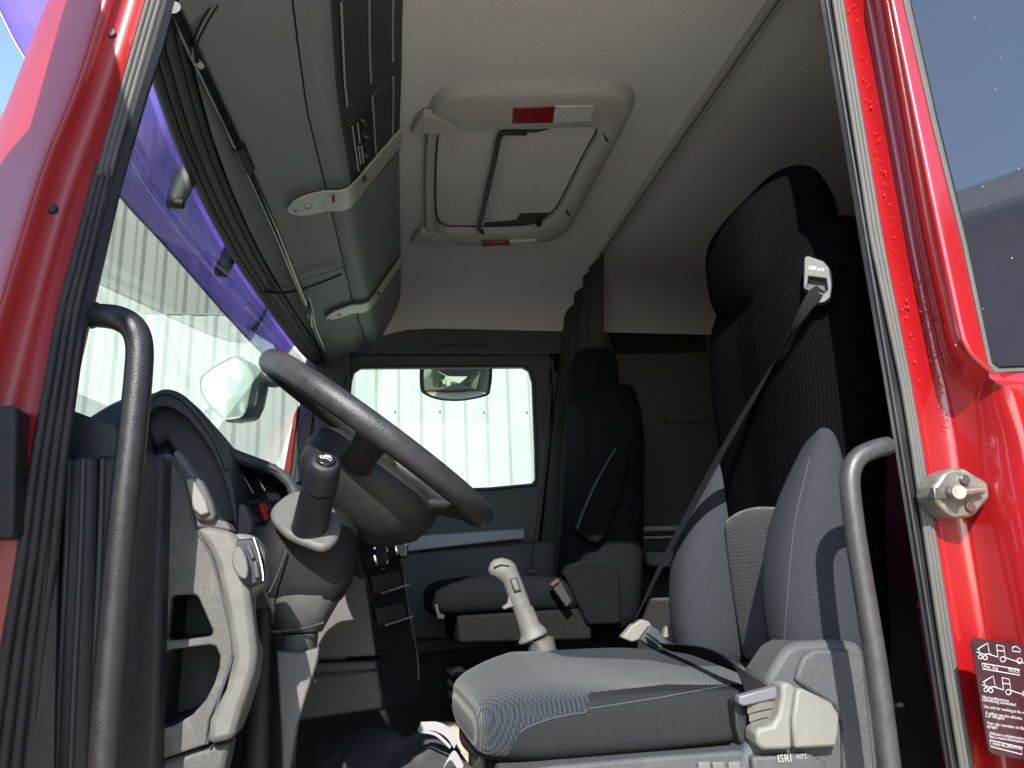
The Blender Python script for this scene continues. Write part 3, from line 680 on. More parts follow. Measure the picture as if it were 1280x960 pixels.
# wide angle mirror outside the passenger window
km = thing('kerb_mirror', 'wide convex kerb mirror hanging above the passenger window outside', 'mirror', at(570, 455, Y=2.42))
kY = 2.42; ko = [(527, 459), (536, 452), (600, 452), (611, 458), (613, 470), (612, 485), (609, 493), (590, 498), (570, 500), (548, 498), (531, 491), (527, 482)]
P = cr(pxs(ko, Y=kY), 4, True); c = sum(P, Vector())/len(P)
R = []
for t, d in ((0, -.036), (.3, -.033), (.6, -.024), (.8, -.014), (.96, -.002)):
    R.append([c.lerp(p, max(t, .02))+Vector((0, d, 0)) for p in P])
Rt = Matrix.Rotation(rad(-28), 3, 'X')
R = [[c+Matrix.Rotation(rad(22), 3, 'X') @ (p-c) for p in r] for r in R]
loft('mirror_glass', R, MIR, km, angle=80)
R = [[c.lerp(p, s)+Vector((0, d, 0)) for p in P] for s, d in ((.97, -.004), (1.04, -.004), (1.03, .03), (.8, .07), (.3, .09))]
R = [[c+Matrix.Rotation(rad(22), 3, 'X') @ (p-c) for p in r] for r in R]
loft('mirror_shell', R, BLK, km, angle=60)
tube('mirror_arm', [c+Vector((.02, .06, .04)), c+Vector((.02, .0, .16)), c+Vector((.0, -.18, .22))], .018, BLK, km, 10, 5)
# front mirror outside the windscreen
fm = thing('front_mirror', 'large rounded kerb mirror outside the far windscreen corner with a bright reflection coloured into its glass', 'mirror', at(290, 485, Y=1.9))
fo = [(250, 478), (254, 469), (272, 456), (292, 446), (300, 447), (312, 460), (317, 470), (313, 490), (305, 519), (284, 525), (279, 524), (262, 508), (252, 492)]
P = cr(pxs(fo, Y=1.9), 4, True); c = sum(P, Vector())/len(P)
PG = mat('mirror_painted_reflection', (.50, .62, .56), .12, metal=.55, noise=.1, nscale=14)  # bright reflection painted as a pale green base colour
PG.node_tree.nodes['Principled BSDF'].inputs['Metallic'].default_value = .45
loft('mirror_glass', [[c.lerp(p, max(t, .03))+Vector((0, d, 0)) for p in P] for t, d in ((0, -.014), (.4, -.012), (.75, -.008), (.93, -.004))], PG, fm, angle=80)
loft('mirror_shell', [[c.lerp(p, s)+Vector((dx, d, 0)) for p in P] for s, d, dx in ((.93, -.004, 0), (1, -.006, 0), (1.02, .02, .01), (.95, .08, .05), (.6, .13, .08))], mat('mirror_shell_green', (.12, .17, .16), .4), fm, angle=60)
pslab('shell_side', [(318, 472), (324, 478), (326, 492), (323, 508), (306, 518), (312, 500)], 1.93, .06, BLK, fm, .01)
tube('mirror_arm', [at(306, 485, Y=1.98), at(322, 475, Y=1.98), at(345, 478, Y=2.05), at(372, 470, Y=2.2)], .022, mat('arm_blue_grey', (.09, .12, .14), .5), fm, 10, 4)

# ------------------------------------------------------------------ grab handles
gh = thing('grab_handle', 'thick grab handle on the front pillar at the left, its grey darkened for shade', 'grab handle', at(140, 395, Y=.0), 'grab handles beside the driver door')
tube('handle_tube', [at(x, y, Y=Y) for x, y, Y in ((96, 391, .08), (118, 394, .02), (145, 397, -.03), (165, 408, -.045), (174, 430, -.045), (173, 470, -.045), (166, 540, -.045), (155, 640, -.045), (144, 760, -.04), (134, 880, -.04), (126, 1010, -.04))], lambda t: .0175+.002*t, HAND_SHADE, gh, 22, 6)
tube('mounting_collar', [at(92, 390, Y=.09), at(112, 393, Y=.035)], .022, BLK, gh, 16, 0)
gr = thing('grab_handle', 'grab handle on the rear pillar beside the driver seat, its grey lightened for sun', 'grab handle', at(1070, 570, Y=.05), 'grab handles beside the driver door')
hp = [(1122, 553, .06), (1110, 557, .04), (1092, 562, .035), (1074, 571, .035), (1064, 588, .035), (1063, 615, .035), (1071, 680, .035), (1084, 760, .035), (1098, 850, .035), (1118, 1010, .035)]
hp = [(x, y, Y-.035) for x, y, Y in hp]
tube('handle_tube', [at(x, y, Y=Y) for x, y, Y in hp[1:]], lambda t: .0158+.0012*t, HAND_LIT, gr, 22, 6)
tube('mounting_foot', [at(1108, 556, Y=-.01), at(1112, 556, Y=.13)], .012, BLK, gr, 14, 0)

# ------------------------------------------------------------------ dashboard
da = thing('dashboard', 'charcoal dashboard with curved instrument hood below the windscreen', 'dashboard', (-.3, 1.0, 1.9))
# upper body swept across the cab
profd = [(-.62, 2.30), (-.56, 2.42), (-.47, 2.47), (-.36, 2.46), (-.26, 2.42), (-.20, 2.36), (-.17, 2.26), (-.22, 2.15), (-.34, 2.08), (-.6, 2.05)]
Yd = [.10, .16, .30, .7, .9, 1.3, 1.8, 2.08]
def dsh(Y): return (0 if Y > .7 else -.11, interp([(0, 0), (.9, -.05), (1.8, .19), (2.1, .17)], Y))
R = []
for Y in Yd:
    R.append([(x+interp([(0, -.13), (.7, -.13), (.9, -.10), (1.8, -.06), (2.1, -.03)], Y), Y, z+interp([(0, .0), (.7, .0), (.9, .10), (1.3, .15), (2.1, .14)], Y)) for x, z in profd])
loft('dash_body', R, DASH, da, angle=50)
# arched instrument hood
hin = [(-.50, 2.30), (-.465, 2.42), (-.435, 2.50), (-.405, 2.545), (-.375, 2.555), (-.34, 2.53), (-.30, 2.48), (-.25, 2.44), (-.18, 2.41), (-.12, 2.37)]
arch = cr(pxs([(183, 575), (182, 520), (186, 500), (198, 489), (214, 489), (232, 499), (252, 521), (268, 545), (279, 570), (289, 600), (296, 640)], Y=.42), 4)
R = []
for k, (dy, s, dz) in enumerate(((0, 0, 0), (.015, .0, .006), (.10, 0, .01), (.35, 0, .01), (.55, 0, .0))):
    R.append([p+Vector((0, dy, dz)) for p in arch])
for dy in (.55, .1, .012, .0):
    R.append([p+Vector((0, dy, -.032)) for p in arch])
R.append([p for p in arch])
loft('instrument_hood', R, DASH, da, closed=False, angle=50)
pslab('hood_side', [(183, 540), (184, 505), (190, 493), (205, 489), (218, 493), (236, 506), (252, 527), (266, 548), (276, 560), (288, 596), (299, 628), (296, 655), (262, 655), (243, 615), (224, 578), (206, 548), (194, 560)], .455, .12, DASH, da, .012)
pslab('pad_edge', [(262, 546), (276, 552), (300, 563), (335, 576), (360, 590), (374, 608), (378, 640), (366, 634), (356, 606), (340, 592), (300, 580), (268, 568)], .60, .50, DASH, da, .01)
tube('hood_lip', [p+Vector((0, -.001, -.006)) for p in arch[4:-6]], .005, DASH, da, 10, 0)
pslab('instrument_face', [(186, 520), (200, 500), (225, 505), (250, 540), (266, 575), (284, 620), (284, 655), (240, 655), (200, 600)], .56, .05, BLK, da, .01)
# blue-grey dash top left of the hood
bt = cr(pxs([(60, 640), (75, 560), (95, 536), (125, 515), (150, 503), (186, 496), (215, 500), (260, 590), (262, 680)], Y=.50), 4)
R = [[p+Vector((0, dy, dz)) for p in bt] for dy, dz in ((0, 0), (.02, .012), (.15, .02), (.35, .0))]
R = [[Vector((lerp(p.x, -.35, .12), p.y, p.z-.03)) for p in bt]]+R
loft('dash_top_pad', [[Vector((-.36, .51, 2.1)) for _ in bt]]+R, mat('pad_blue_grey', (.05, .075, .12), .7, noise=.08, nscale=90, bump=.4, bscale=600), da, closed=False, angle=60)
# switch area beyond the hood : screen, slot, row keys
SP0 = at(320, 610, Y=.70); SPN = Vector((.72, -.45, .53)).normalized()
def sq(l): return [onp(x, y, SP0, SPN) for x, y in l]
def sslab(nm, l, d, m, pr=da, lift=0, bev=.003): return slab(nm, [[p+SPN*lift for p in sq(l)]], SPN*-d, m, pr, bev)
sslab('switch_fascia', [(255, 560), (300, 566), (345, 580), (366, 600), (366, 620), (330, 680), (300, 668)], .05, plas('fascia_green_grey', (.10, .112, .106), .5), lift=0)
sslab('card_slot', [(316, 599), (343, 601), (344, 604), (317, 602)], .004, BLK, lift=.004, bev=0)
sslab('display_bezel', [(324, 611), (347, 614), (360, 631), (338, 634), (330, 626)], .006, CDARK, lift=.006)
sslab('display_screen', [(330, 618), (345, 619), (350, 628), (335, 628)], .004, mat('lcd_green', (.32,.37,.33), .25), lift=.0085, bev=0)
nk = sslab('navigation_unit', [(286, 592), (298, 588), (318, 620), (319, 625), (305, 627)], .03, GB, lift=.03)
sslab('unit_edge', [(298, 588), (302, 589), (320, 618), (319, 624)], .03, CHR, lift=.033, bev=.001)
sslab('key_row', [(300, 632), (318, 630), (332, 652), (320, 658)], .012, BLK, lift=.012)
sslab('red_key', [(319, 636), (323, 635), (331, 650), (327, 655)], .012, mat('signal_red', (.65, .03, .02), .4), lift=.018, bev=.001)
sslab('key_row', [(302, 629), (316, 629), (319, 634), (306, 636)], .008, CDARK, lift=.014)
pslab('cluster_bezel', [(295, 668), (297, 630), (306, 630), (314, 648), (316, 662), (311, 670), (300, 672)], .42, .05, MGREY, da, .006)
tube('ignition_key', [at(337, 640, Y=.60), at(345, 636, Y=.55)], .006, CHR, da, 8, 0)

# side end panel of the dashboard
sp1 = thing('dash_side_panel', 'worn grey end panel of the dashboard with two open pockets', 'side panel', at(240, 800, Y=.12))
so1 = [(120, 575), (195, 572), (205, 567), (213, 567), (226, 582), (240, 604), (246, 628), (256, 652), (262, 672), (276, 700), (290, 790), (294, 816), (290, 835), (262, 900), (258, 931), (200, 950), (120, 952)]
h1 = [(213, 747), (217, 744), (243, 743), (248, 747), (266, 788), (265, 794), (260, 796), (214, 801), (208, 798)]
h2 = [(205, 818), (210, 812), (262, 806), (270, 808), (275, 820), (274, 834), (268, 854), (258, 874), (240, 894), (216, 908), (197, 913)]
pslab('panel_face', so1, .12, .02, MGREY, sp1, .003, holes=[h1, h2])
def pocket(l, nm):
    P = pxs(l, Y=.128); c = sum(P, Vector())/len(P); q = [c.lerp(p, .95)+Vector((-.01, .16, 0)) for p in P]
    loft(nm, [P, [p+Vector((0, .02, 0)) for p in P], q, [c+Vector((-.01, .165, 0)) for p in P]], CDARK if nm == 'lower_pocket' else BLK, sp1, cap=False, angle=50)
pocket(h1, 'upper_pocket'); pocket(h2, 'lower_pocket')
tube('panel_bead', pxs([(213, 572), (226, 590), (238, 618), (243, 655), (256, 680), (266, 700), (282, 760), (291, 815), (275, 870), (259, 930)], Y=.118), .0022, CDARK, sp1, 6, 5)
bd = [(243, 660), (262, 658), (290, 664), (300, 676), (309, 720), (318, 790), (321, 815), (318, 840), (303, 885), (292, 925), (258, 932), (262, 900), (282, 862), (291, 822), (287, 790), (270, 706), (258, 682)]
P = pxs(bd, Y=.108)
pslab('light_border', bd, .104, .05, LGREY, sp1, .010)
pslab('border_return', [(291, 666), (316, 668), (330, 690), (334, 730), (322, 738), (312, 745), (312, 790), (322, 815), (318, 850), (302, 900), (292, 925), (285, 900), (300, 800), (290, 700)], .125, .08, LGREY, sp1, .008)
bz = pslab('switch_bezel', [(284, 690), (289, 680), (297, 674), (318, 672), (328, 700), (330, 728), (310, 734), (299, 732), (288, 715)], .105, .03, BLK, sp1, .005)
slab('light_switch', [cr(pxs([(290, 695), (294, 685), (300, 684), (307, 695), (310, 712), (307, 724), (298, 720), (291, 708)], Y=.085), 3, True)], (0, .03, 0), LGREY, bz, .006)
pslab('rocker', [(306, 682), (313, 680), (319, 697), (314, 700)], .098, .01, CDARK, sp1, .002); pslab('rocker', [(315, 702), (321, 700), (325, 722), (318, 724)], .098, .01, CDARK, sp1, .002)
tube('bezel_line', pxs([(317, 672), (323, 690), (328, 712), (329, 726)], Y=.100), .0016, CHR, sp1, 6, 3)
pslab('lower_return', [(120, 955), (200, 952), (258, 934), (288, 927), (284, 945), (270, 1010), (120, 1010)], .13, .07, MGREY, sp1, .008)
pslab('clip_base', [(229, 598), (240, 594), (252, 600), (265, 626), (270, 644), (266, 652), (246, 650), (238, 632)], .10, .03, MGREY, sp1, .005)
pslab('clip_button', [(231, 600), (240, 597), (257, 624), (262, 641), (250, 645), (241, 636)], .092, .012, IVORY, sp1, .003)
pslab('top_ledge', [(244, 646), (262, 646), (284, 652), (290, 664), (262, 660), (245, 660)], .112, .06, MGREY, sp1, .004)
pslab('corner_fillet', [(215, 566), (222, 562), (240, 590), (262, 630), (280, 655), (262, 650), (238, 612)], .20, .06, LGREY, sp1, .003)
# black step trim folds at the lower left
st1 = thing('door_step_trim', 'black ribbed vertical trim at the foot of the front pillar', 'trim', at(130, 800, Y=.05))
for a, b, Y, m_ in ((74, 120, .03, BLK), (114, 148, .045, RUB), (142, 206, .075, BLK)):
    pslab('trim_fold', [(a+4, 570), (b-2, 568), (b, 575), (b-6, 800), (b-12, 1010), (a-16, 1010), (a-6, 800)], Y, .05, m_, st1, .008)
for x in (86, 104, 128): tube('trim_rib', pxs([(x, 574), (x-4, 700), (x-12, 860), (x-18, 1010)], Y=.028 if x < 120 else .042), .004, CDARK, st1, 8, 4)

# centre console with knobs and vents
cc = thing('centre_console', 'dark centre console with air vents and heater knobs', 'console', at(450, 780, Y=.8))
A0 = at(452, 760, Y=.78); B0 = at(508, 760, Y=1.10)
vd = (B0-A0); vn = Vector((vd.y, -vd.x, 0)).normalized()
if vn.dot(CAM-A0) < 0: vn = -vn
def vq(l, lift=0): return [onp(x, y, A0, vn)+vn*lift for x, y in l]
pslab('side_face', [(300, 700), (440, 668), (452, 690), (462, 760), (470, 820), (350, 826), (300, 826)], .79, .10, plas('cons_side', (.085,.082,.079), .55), cc, .004)
slab('vent_fascia', [vq([(440, 668), (494, 672), (502, 700), (510, 760), (518, 815), (470, 822), (460, 760), (450, 700)])], vn*-.08, BLK, cc, .004)
slab('drawer', [[at(352, 830, Y=.80), at(470, 826, Y=.80), at(478, 872, Y=.80), at(478, 886, Y=.80), at(350, 905, Y=.80)]], (0, .35, 0), plas('cons_side2', (.06,.058,.056), .55), cc, .006)
slab('drawer_end', [vq([(470, 826), (514, 800), (521, 815), (523, 860), (521, 878), (514, 881), (476, 889)], .002)], vn*-.1, BLK, cc, .005)
tube('chrome_edge', vq([(492, 690), (501, 712), (505, 740), (512, 780), (519, 820), (521, 850)], .006), .0042, CHR, cc, 8, 4)
tube('drawer_line', [at(356, 846, Y=.795), at(466, 838, Y=.795)]+vq([(480, 826), (506, 808)], .004), .003, BLK, cc, 6, 4)
for (px, py, r) in ((461, 696, .037), (487, 687, .033)):
    c_ = onp(px, py, A0, vn); a_, b_, d_ = frame3(vn+Vector((0, -.25, .1)))
    kb = disc('knob', c_, d_, r, .035, BLK, cc, 24, r*.92, bevel=.002)
    tube('knob_ring', [c_+d_*.036+(a_*math.cos(k*.5236)+b_*math.sin(k*.5236))*r*.86 for k in range(13)], .0045, CHR, kb, 6, 2)
    disc('knob_face', c_+d_*.0355, d_, r*.7, .002, CDARK if px < 470 else SILV, kb, 20)
tube('knob_trim', vq([(446, 664), (456, 672), (474, 675), (492, 676)], .01), .005, CHR, cc, 8, 4)
for (y0, y1) in ((712, 750), (752, 790)):
    for k in range(7):
        x0 = 460+(y0-712)*.13+k*5.0
        slab('vent_slat', [vq([(x0, y0+8-k*.8), (x0+3.6, y0+7-k*.8), (x0+7.6, y1-8-k), (x0+4, y1-7-k)], .004)], vn*.012, CDARK, cc, .002)
    tube('vent_bar', vq([(468+(y0-712)*.12, y1-8), (503+(y0-712)*.12, y1-19)], .02), .0022, SILV, cc, 6, 0)
    tube('vent_frame', vq([(456+(y0-712)*.13, y0+10), (494+(y0-712)*.13, y0+2), (501+(y0-712)*.13, y1-6), (462+(y0-712)*.13, y1+3), (456+(y0-712)*.13, y0+10)], .004), .003, BLK, cc, 6, 0)

# ------------------------------------------------------------------ steering column, stalk and wheel
scn = thing('steering_column', 'grey moulded steering column rising from the footwell', 'steering column', at(370, 900, Y=.42))
COLM = plas('column_grey', (.012,.0125,.014), .5, spec=.2); COLL = plas('column_light', (.05,.05,.049), .6, dirt=.2)
def cring(xl, xr, y, Yc, ry, n=20, p=.75):
    a, b = at(xl, y, Y=Yc), at(xr, y, Y=Yc); c = (a+b)/2; h = (b-a).length/2; out = []
    for k in range(n):
        t = 2*math.pi*k/n; cx, sx = math.cos(t), math.sin(t)
        out.append(c+Vector((h*math.copysign(abs(cx)**p, cx), ry*math.copysign(abs(sx)**p, sx), 0)))
    return out
R = [cring(350, 430, 640, .42, .07), cring(338, 442, 650, .42, .08), cring(328, 450, 668, .42, .09), cring(325, 446, 700, .42, .085, p=.5), cring(330, 440, 730, .42, .08, p=.5), cring(338, 428, 750, .42, .075, p=.5), cring(345, 418, 758, .42, .06, p=.5)]
loft('upper_shroud', R, COLM, scn, angle=60)
R = [cring(330, 432, 736, .42, .075, p=.6), cring(336, 426, 750, .42, .078, p=.6), cring(344, 414, 770, .42, .07, p=.6), cring(350, 404, 788, .42, .062, p=.6), cring(351, 403, 790, .42, .055, p=.6)]
loft('gaiter', R, COLL, scn, angle=60)
R = [cring(352, 398, 792, .40, .045), cring(351, 396, 812, .40, .045), cring(352, 388, 850, .40, .045), cring(352, 372, 900, .40, .04), cring(350, 366, 1010, .40, .04)]
loft('lower_cover', R, COLL, scn, angle=60)
R = [cring(322, 352, 760, .50, .07), cring(312, 354, 850, .50, .07), cring(300, 352, 1010, .50, .07)]
loft('inner_shaft_cover', R, BLK, scn, angle=60)
pslab('column_pocket', [(345, 814), (372, 816), (399, 810), (396, 830), (384, 866), (372, 905), (363, 960), (360, 1010), (354, 1010), (352, 930), (348, 860)], .335, .05, plas('pocket_grey', (.10, .10, .098), .6, dirt=.2), scn, .005)
tube('shroud_seam', pxs([(358, 688), (348, 715), (336, 742)], Y=.325), .0022, BLK, scn, 6, 3)
tube('cover_seam', pxs([(338, 790), (360, 788), (385, 784), (405, 778)], Y=.335), .003, BLK, scn, 6, 3)
pl = [(338, 640), (352, 622), (372, 612), (400, 616), (418, 634), (426, 655), (420, 672), (404, 682), (386, 678), (356, 664)]
pp3 = cr([at(x, y, Y=lerp(.36, .26, (y-612)/70)) for x, y in pl], 4, True)
slab('stalk_mount_plate', [pp3], Vector((.0, .01, -.014)), plas('mount_grey', (.10,.10,.10), .45), scn, .006)
ax0 = at(388, 656, Y=.29); ax1 = at(407, 576, Y=.175)
a_ = (ax1-ax0)
tube('stalk', [ax0-a_*.1, ax0+a_*.05, ax0+a_*.60], lambda t: .0335-.0035*t, BLK, scn, 28, 3)
tube('stalk_groove', [ax0+a_*.595, ax0+a_*.625], .0275, GB, scn, 28, 0)
tube('stalk_grip', [ax0+a_*.625, ax0+a_*.66, ax0+a_*.85, ax0+a_*.95, ax0+a_*1.0], lambda t: interp([(0, .0305), (.2, .031), (.7, .027), (.9, .024), (1, .021)], t), BLK, scn, 28, 3)
# horn button with its horn mark, set square to the grip
ad = a_.normalized(); hc_ = ax0+a_*1.0
hbn = disc('horn_button', hc_, ad, .0165, .006, GB, scn, 24, .0155, bevel=.001)
ha = (Vector((1, 0, 0))-ad*ad.x).normalized(); hb_ = ad.cross(ha)
if hb_.dot(up) < 0: hb_ = -hb_
def hm(x, y): return hc_+ad*.0066+ha*x+hb_*y
for l in ([(-.011, .003), (-.009, -.002), (.001, -.001), (.008, -.006), (.009, .002), (.000, .003), (-.011, .003)],):
    tube('horn_mark', [hm(*p) for p in l], .0006, WHT, hbn, 6, 0)
tube('horn_mark', [hm(-.004, .003), hm(-.002, .007), hm(.006, .006), hm(.007, .002)], .0006, WHT, hbn, 6, 0)

sw_ = thing('steering_wheel', 'large worn dark grey steering wheel tilted towards the driver seat', 'steering wheel', (.03, .47, 2.48))
C = Vector((.02, .47, 2.465)); e1 = Vector((.80, 0, -.60)).normalized(); e2 = Vector((0, 1, .13)); e2 = (e2-e1*e2.dot(e1)).normalized(); en = e1.cross(e2).normalized()
RW = .272
R = []
for k in range(72):
    t = 2*math.pi*k/72; d = e1*math.cos(t)+e2*math.sin(t)
    R.append([C+d*(RW+.022*math.cos(2*math.pi*j/14))+en*(.025*math.sin(2*math.pi*j/14)) for j in range(14)])
R.append(R[0])
WHE = mat('worn_leather', (.026,.026,.029), .42, noise=.25, nscale=35, bump=.5, bscale=350, dirt=.12)
loft('rim', R, WHE, sw_, cap=False, angle=80)
R = []
for z, a, b in ((-.015, .05, .06), (-.018, .12, .125), (-.035, .15, .15), (-.07, .155, .15), (-.11, .145, .135), (-.145, .115, .11), (-.165, .08, .08)):
    R.append([C+e1*(.045+a*math.copysign(abs(math.cos(t))**.65, math.cos(t)))+e2*(b*math.copysign(abs(math.sin(t))**.65, math.sin(t)))+en*(z-.01) for t in [2*math.pi*k/28 for k in range(28)]])
loft('hub', R, HUBM, sw_, angle=80)
for ang, w0 in ((.45, .040), (-.45, .040), (1.5, .040), (-1.5, .040)):
    d = e1*math.cos(ang)+e2*math.sin(ang)
    tube('spoke', [C+d*.09-en*.085, C+d*.16-en*.065, C+d*.22-en*.030, C+d*.270-en*.006], lambda t, w0=w0: w0*(1-.25*math.sin(t*math.pi)), HUBM, sw_, 14, 5, flat=.5, upv=d.cross(en))
# ------------------------------------------------------------------ gear selector
gl = thing('gear_lever', 'light grey gear lever with trigger and rocker beside the seat', 'gear lever', at(680, 800, Y=1.02))
GY = 1.02; GM = plas('gear_grey', (.12,.12,.113), .5, dirt=.1)
def gring(xl, xr, yl, yr, ry):
    a, b = at(xl, yl, Y=GY), at(xr, yr, Y=GY); c = (a+b)/2; h = (b-a)/2
    return [c+h*math.cos(2*math.pi*k/20)+Vector((0, ry*math.sin(2*math.pi*k/20), 0)) for k in range(20)]
loft('grip', [gring(613, 618, 704, 699, .008), gring(610, 628, 712, 697, .018), gring(612, 638, 719, 700, .022), gring(620, 644, 723, 705, .023), gring(628, 648, 729, 715, .023), gring(635, 657, 748, 738, .022), gring(643, 664, 767, 757, .022)], GM, gl, angle=70)
loft('collar', [gring(642, 665, 767, 757, .024), gring(644, 668, 771, 762, .024), gring(649, 674, 788, 778, .026), gring(651, 681, 794, 784, .03), gring(648, 684, 804, 788, .035), gring(649, 684, 806, 790, .033)], GM, gl, angle=40)
loft('boot', [gring(656, 684, 806, 794, .035), gring(660, 692, 806, 796, .04), gring(662, 697, 830, 820, .05)], COLL, gl)
pslab('rocker_frame', [(637, 724), (646, 721), (652, 739), (643, 741)], GY-.026, .01, BLK, gl, .002)
pslab('rocker_switch', [(639, 726), (645, 723), (650, 737), (644, 739)], GY-.030, .01, GM, gl, .002)
pslab('trigger', [(636, 745), (639, 744), (644, 758), (636, 760), (630, 762), (628, 759), (635, 754)], GY-.01, .02, GM, gl, .002)
tube('thumb_groove', pxs([(617, 708), (625, 705), (636, 706)], Y=GY-.024), .004, GM, gl, 8, 4)

# ------------------------------------------------------------------ driver seat
ds = thing('truck_seat', 'large grey and black driver seat with high back and bolsters', 'cab seat', (.5, .47, 1.6), 'seats of the truck cab')
SC = .47
# cushion
def cushring(x, hw, zt, zb, bol, nose=0):
    out = []
    for k in range(200):
        t = 2*math.pi*k/200; c, s = math.cos(t), math.sin(t)
        y = hw*math.copysign(abs(c)**.55, c); u = y/hw
        if s >= 0: z = lerp((zt+zb)/2, zt, abs(s)**.6)+bol*abs(u)**3*min(1, s*2)-.004*(1-u*u)
        else: z = lerp((zt+zb)/2, zb, abs(s)**.6)
        out.append(Vector((x, SC+y, z+.045*(u+1)/2*min(1, (x-.18)/.15))))
    return out
cs = [(.188, .16, 1.925, 1.895, 0), (.194, .22, 1.958, 1.872, .0), (.21, .248, 1.972, 1.862, .0), (.245, .262, 1.980, 1.855, .002), (.29, .268, 1.982, 1.850, .006), (.36, .27, 1.976, 1.850, .013), (.44, .27, 1.966, 1.852, .024), (.52, .27, 1.956, 1.855, .034), (.60, .268, 1.950, 1.858, .037), (.66, .262, 1.946, 1.86, .034), (.74, .25, 1.944, 1.865, .026), (.82, .235, 1.94, 1.87, .016), (.86, .20, 1.93, 1.88, .0)]
def cint(x): return tuple(interp([(c[0], c[i]) for c in cs], x) for i in range(1, 5))
def proj(p):
    d = Vector(p)-CAM; z = d.dot(fw); return CXP+FPX*d.dot(rt)/z, CYP-FPX*d.dot(up)/z
cxs = [c.x for c in cr([(c[0], 0, 0) for c in cs], 12)]
def smv(i):
    P_ = cr([(c[0], c[i], 0) for c in cs], 12); return [p.y for p in P_]
cols_ = [smv(i) for i in range(1, 5)]
cush = loft('seat_cushion', [cushring(x, *[c[k] for c in cols_]) for k, x in enumerate(cxs)], KN, ds)
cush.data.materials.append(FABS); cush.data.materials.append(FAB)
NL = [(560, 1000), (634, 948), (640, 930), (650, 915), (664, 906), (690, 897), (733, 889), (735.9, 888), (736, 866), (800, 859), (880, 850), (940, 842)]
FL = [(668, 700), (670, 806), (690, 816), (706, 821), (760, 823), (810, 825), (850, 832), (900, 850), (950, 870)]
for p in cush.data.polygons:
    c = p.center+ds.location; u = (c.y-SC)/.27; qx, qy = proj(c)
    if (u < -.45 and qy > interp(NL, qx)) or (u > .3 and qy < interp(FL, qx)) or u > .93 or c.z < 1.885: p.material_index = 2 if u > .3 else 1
# remap knit coordinates of the cushion to plan position
ul = cush.data.uv_layers[0]
for l in cush.data.loops:
    co = cush.data.vertices[l.vertex_index].co; ul.data[l.index].uv = (co.x*1.0, (co.y-co.z*.8)*1.0)
def seam(pts, r=.0016, m=None): return tube('seam', pts, r, m or mat('seam_grey', (.12, .125, .14), .9), ds, 6, 5)
def cast(o, px, py, lift=.001):
    bpy.context.view_layer.update(); dg = bpy.context.evaluated_depsgraph_get(); ev = o.evaluated_get(dg)
    mi = o.matrix_world.inverted(); d = ray(px, py).normalized()
    ok, loc, nr, _ = ev.ray_cast(mi @ CAM, mi.to_3x3() @ d)
    return (o.matrix_world @ loc)-d*lift if ok else None
def cseam(o, pts, r=.0013, nm='seam'):
    P_ = [cast(o, *p) for p in pts]; P_ = [p for p in P_ if p]
    if len(P_) > 1: tube(nm, P_, r, mat('seam_grey', (.05, .053, .06), .9), ds, 6, 3)
cseam(cush, [(736, 886), (780, 879), (830, 871), (880, 862), (915, 856)])
cseam(cush, [(650, 916), (662, 908), (690, 898), (720, 892), (733, 889), (736, 866)])
cseam(cush, [(672, 808), (690, 817), (705, 822), (760, 824), (810, 826)])
# backrest body
def bring(z, xf, xb, hw, bul=.0, p=.6):
    out = []
    for k in range(36):
        t = 2*math.pi*k/36; c, s = math.cos(t), math.sin(t)
        y = hw*math.copysign(abs(s)**p, s); u = abs(y/hw)
        xm = (xf+xb)/2; h = (xb-xf)/2
        x = xm-h*math.copysign(abs(c)**p, c)
        if c > 0: x += bul*(1-u*u)
        out.append(Vector((x, SC+y, z)))
    return out
bs = [(1.93, .91, 1.02, .18, .0), (1.98, .875, 1.04, .205, .0), (2.08, .868, 1.05, .215, .0), (2.2, .862, 1.06, .222, .0), (2.32, .862, 1.075, .232, .0), (2.42, .866, 1.10, .245, .004), (2.52, .864, 1.12, .255, .006), (2.62, .858, 1.14, .26, .008), (2.72, .858, 1.155, .258, .010), (2.80, .872, 1.17, .25, .008), (2.86, .905, 1.175, .235, .0), (2.905, .945, 1.18, .225, .0), (2.935, .975, 1.175, .215, 0), (2.952, 1.0, 1.16, .19, 0), (2.957, 1.03, 1.13, .15, 0)]
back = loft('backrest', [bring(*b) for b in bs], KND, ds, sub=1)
mp = loft('centre_mesh', [[Vector((interp([(1.96, .870), (2.05, .862), (2.2, .856), (2.3, .857), (2.42, .862), (2.5, .868)], z)-.008*(1-(k/6-1)**2), SC-.15+k*.025, z+(.02*(1-(k/6-1)**2) if z > 2.28 else 0))) for k in range(13)] for z in (1.97, 2.03, 2.09, 2.15, 2.2, 2.25, 2.29)], KNM, ds, closed=False, sub=1, solid=.006)
# side bolsters
def bolster(sgn, dx=0, dy=0):
    yc = SC+sgn*(.212+dy); R = []
    for z, xf, xb, ry in ((1.945, .80, .90, .03), (1.96, .776, .93, .056), (2.0, .757, .935, .074), (2.1, .752, .94, .082), (2.2, .768, .942, .082), (2.28, .800, .942, .074), (2.34, .835, .942, .062), (2.39, .866, .94, .048), (2.425, .890, .938, .034), (2.448, .908, .934, .018), (2.458, .918, .928, .006)):
        r = []
        for k in range(28):
            t = 2*math.pi*k/28; c, s = math.cos(t), math.sin(t)
            r.append(Vector(((xf+xb)/2+dx-(xb-xf)/2*math.copysign(abs(c)**.8, c), yc+ry*math.copysign(abs(s)**.75, s)-sgn*.012*(1-c)*.5*0, z)))
        R.append(r)
    b = loft('side_bolster', R, FAB, ds, sub=1)
    return b
bolster(-1); bolster(1, -.02, .016)
BOL = [o for o in ds.children if o.name.startswith('side_bolster')]
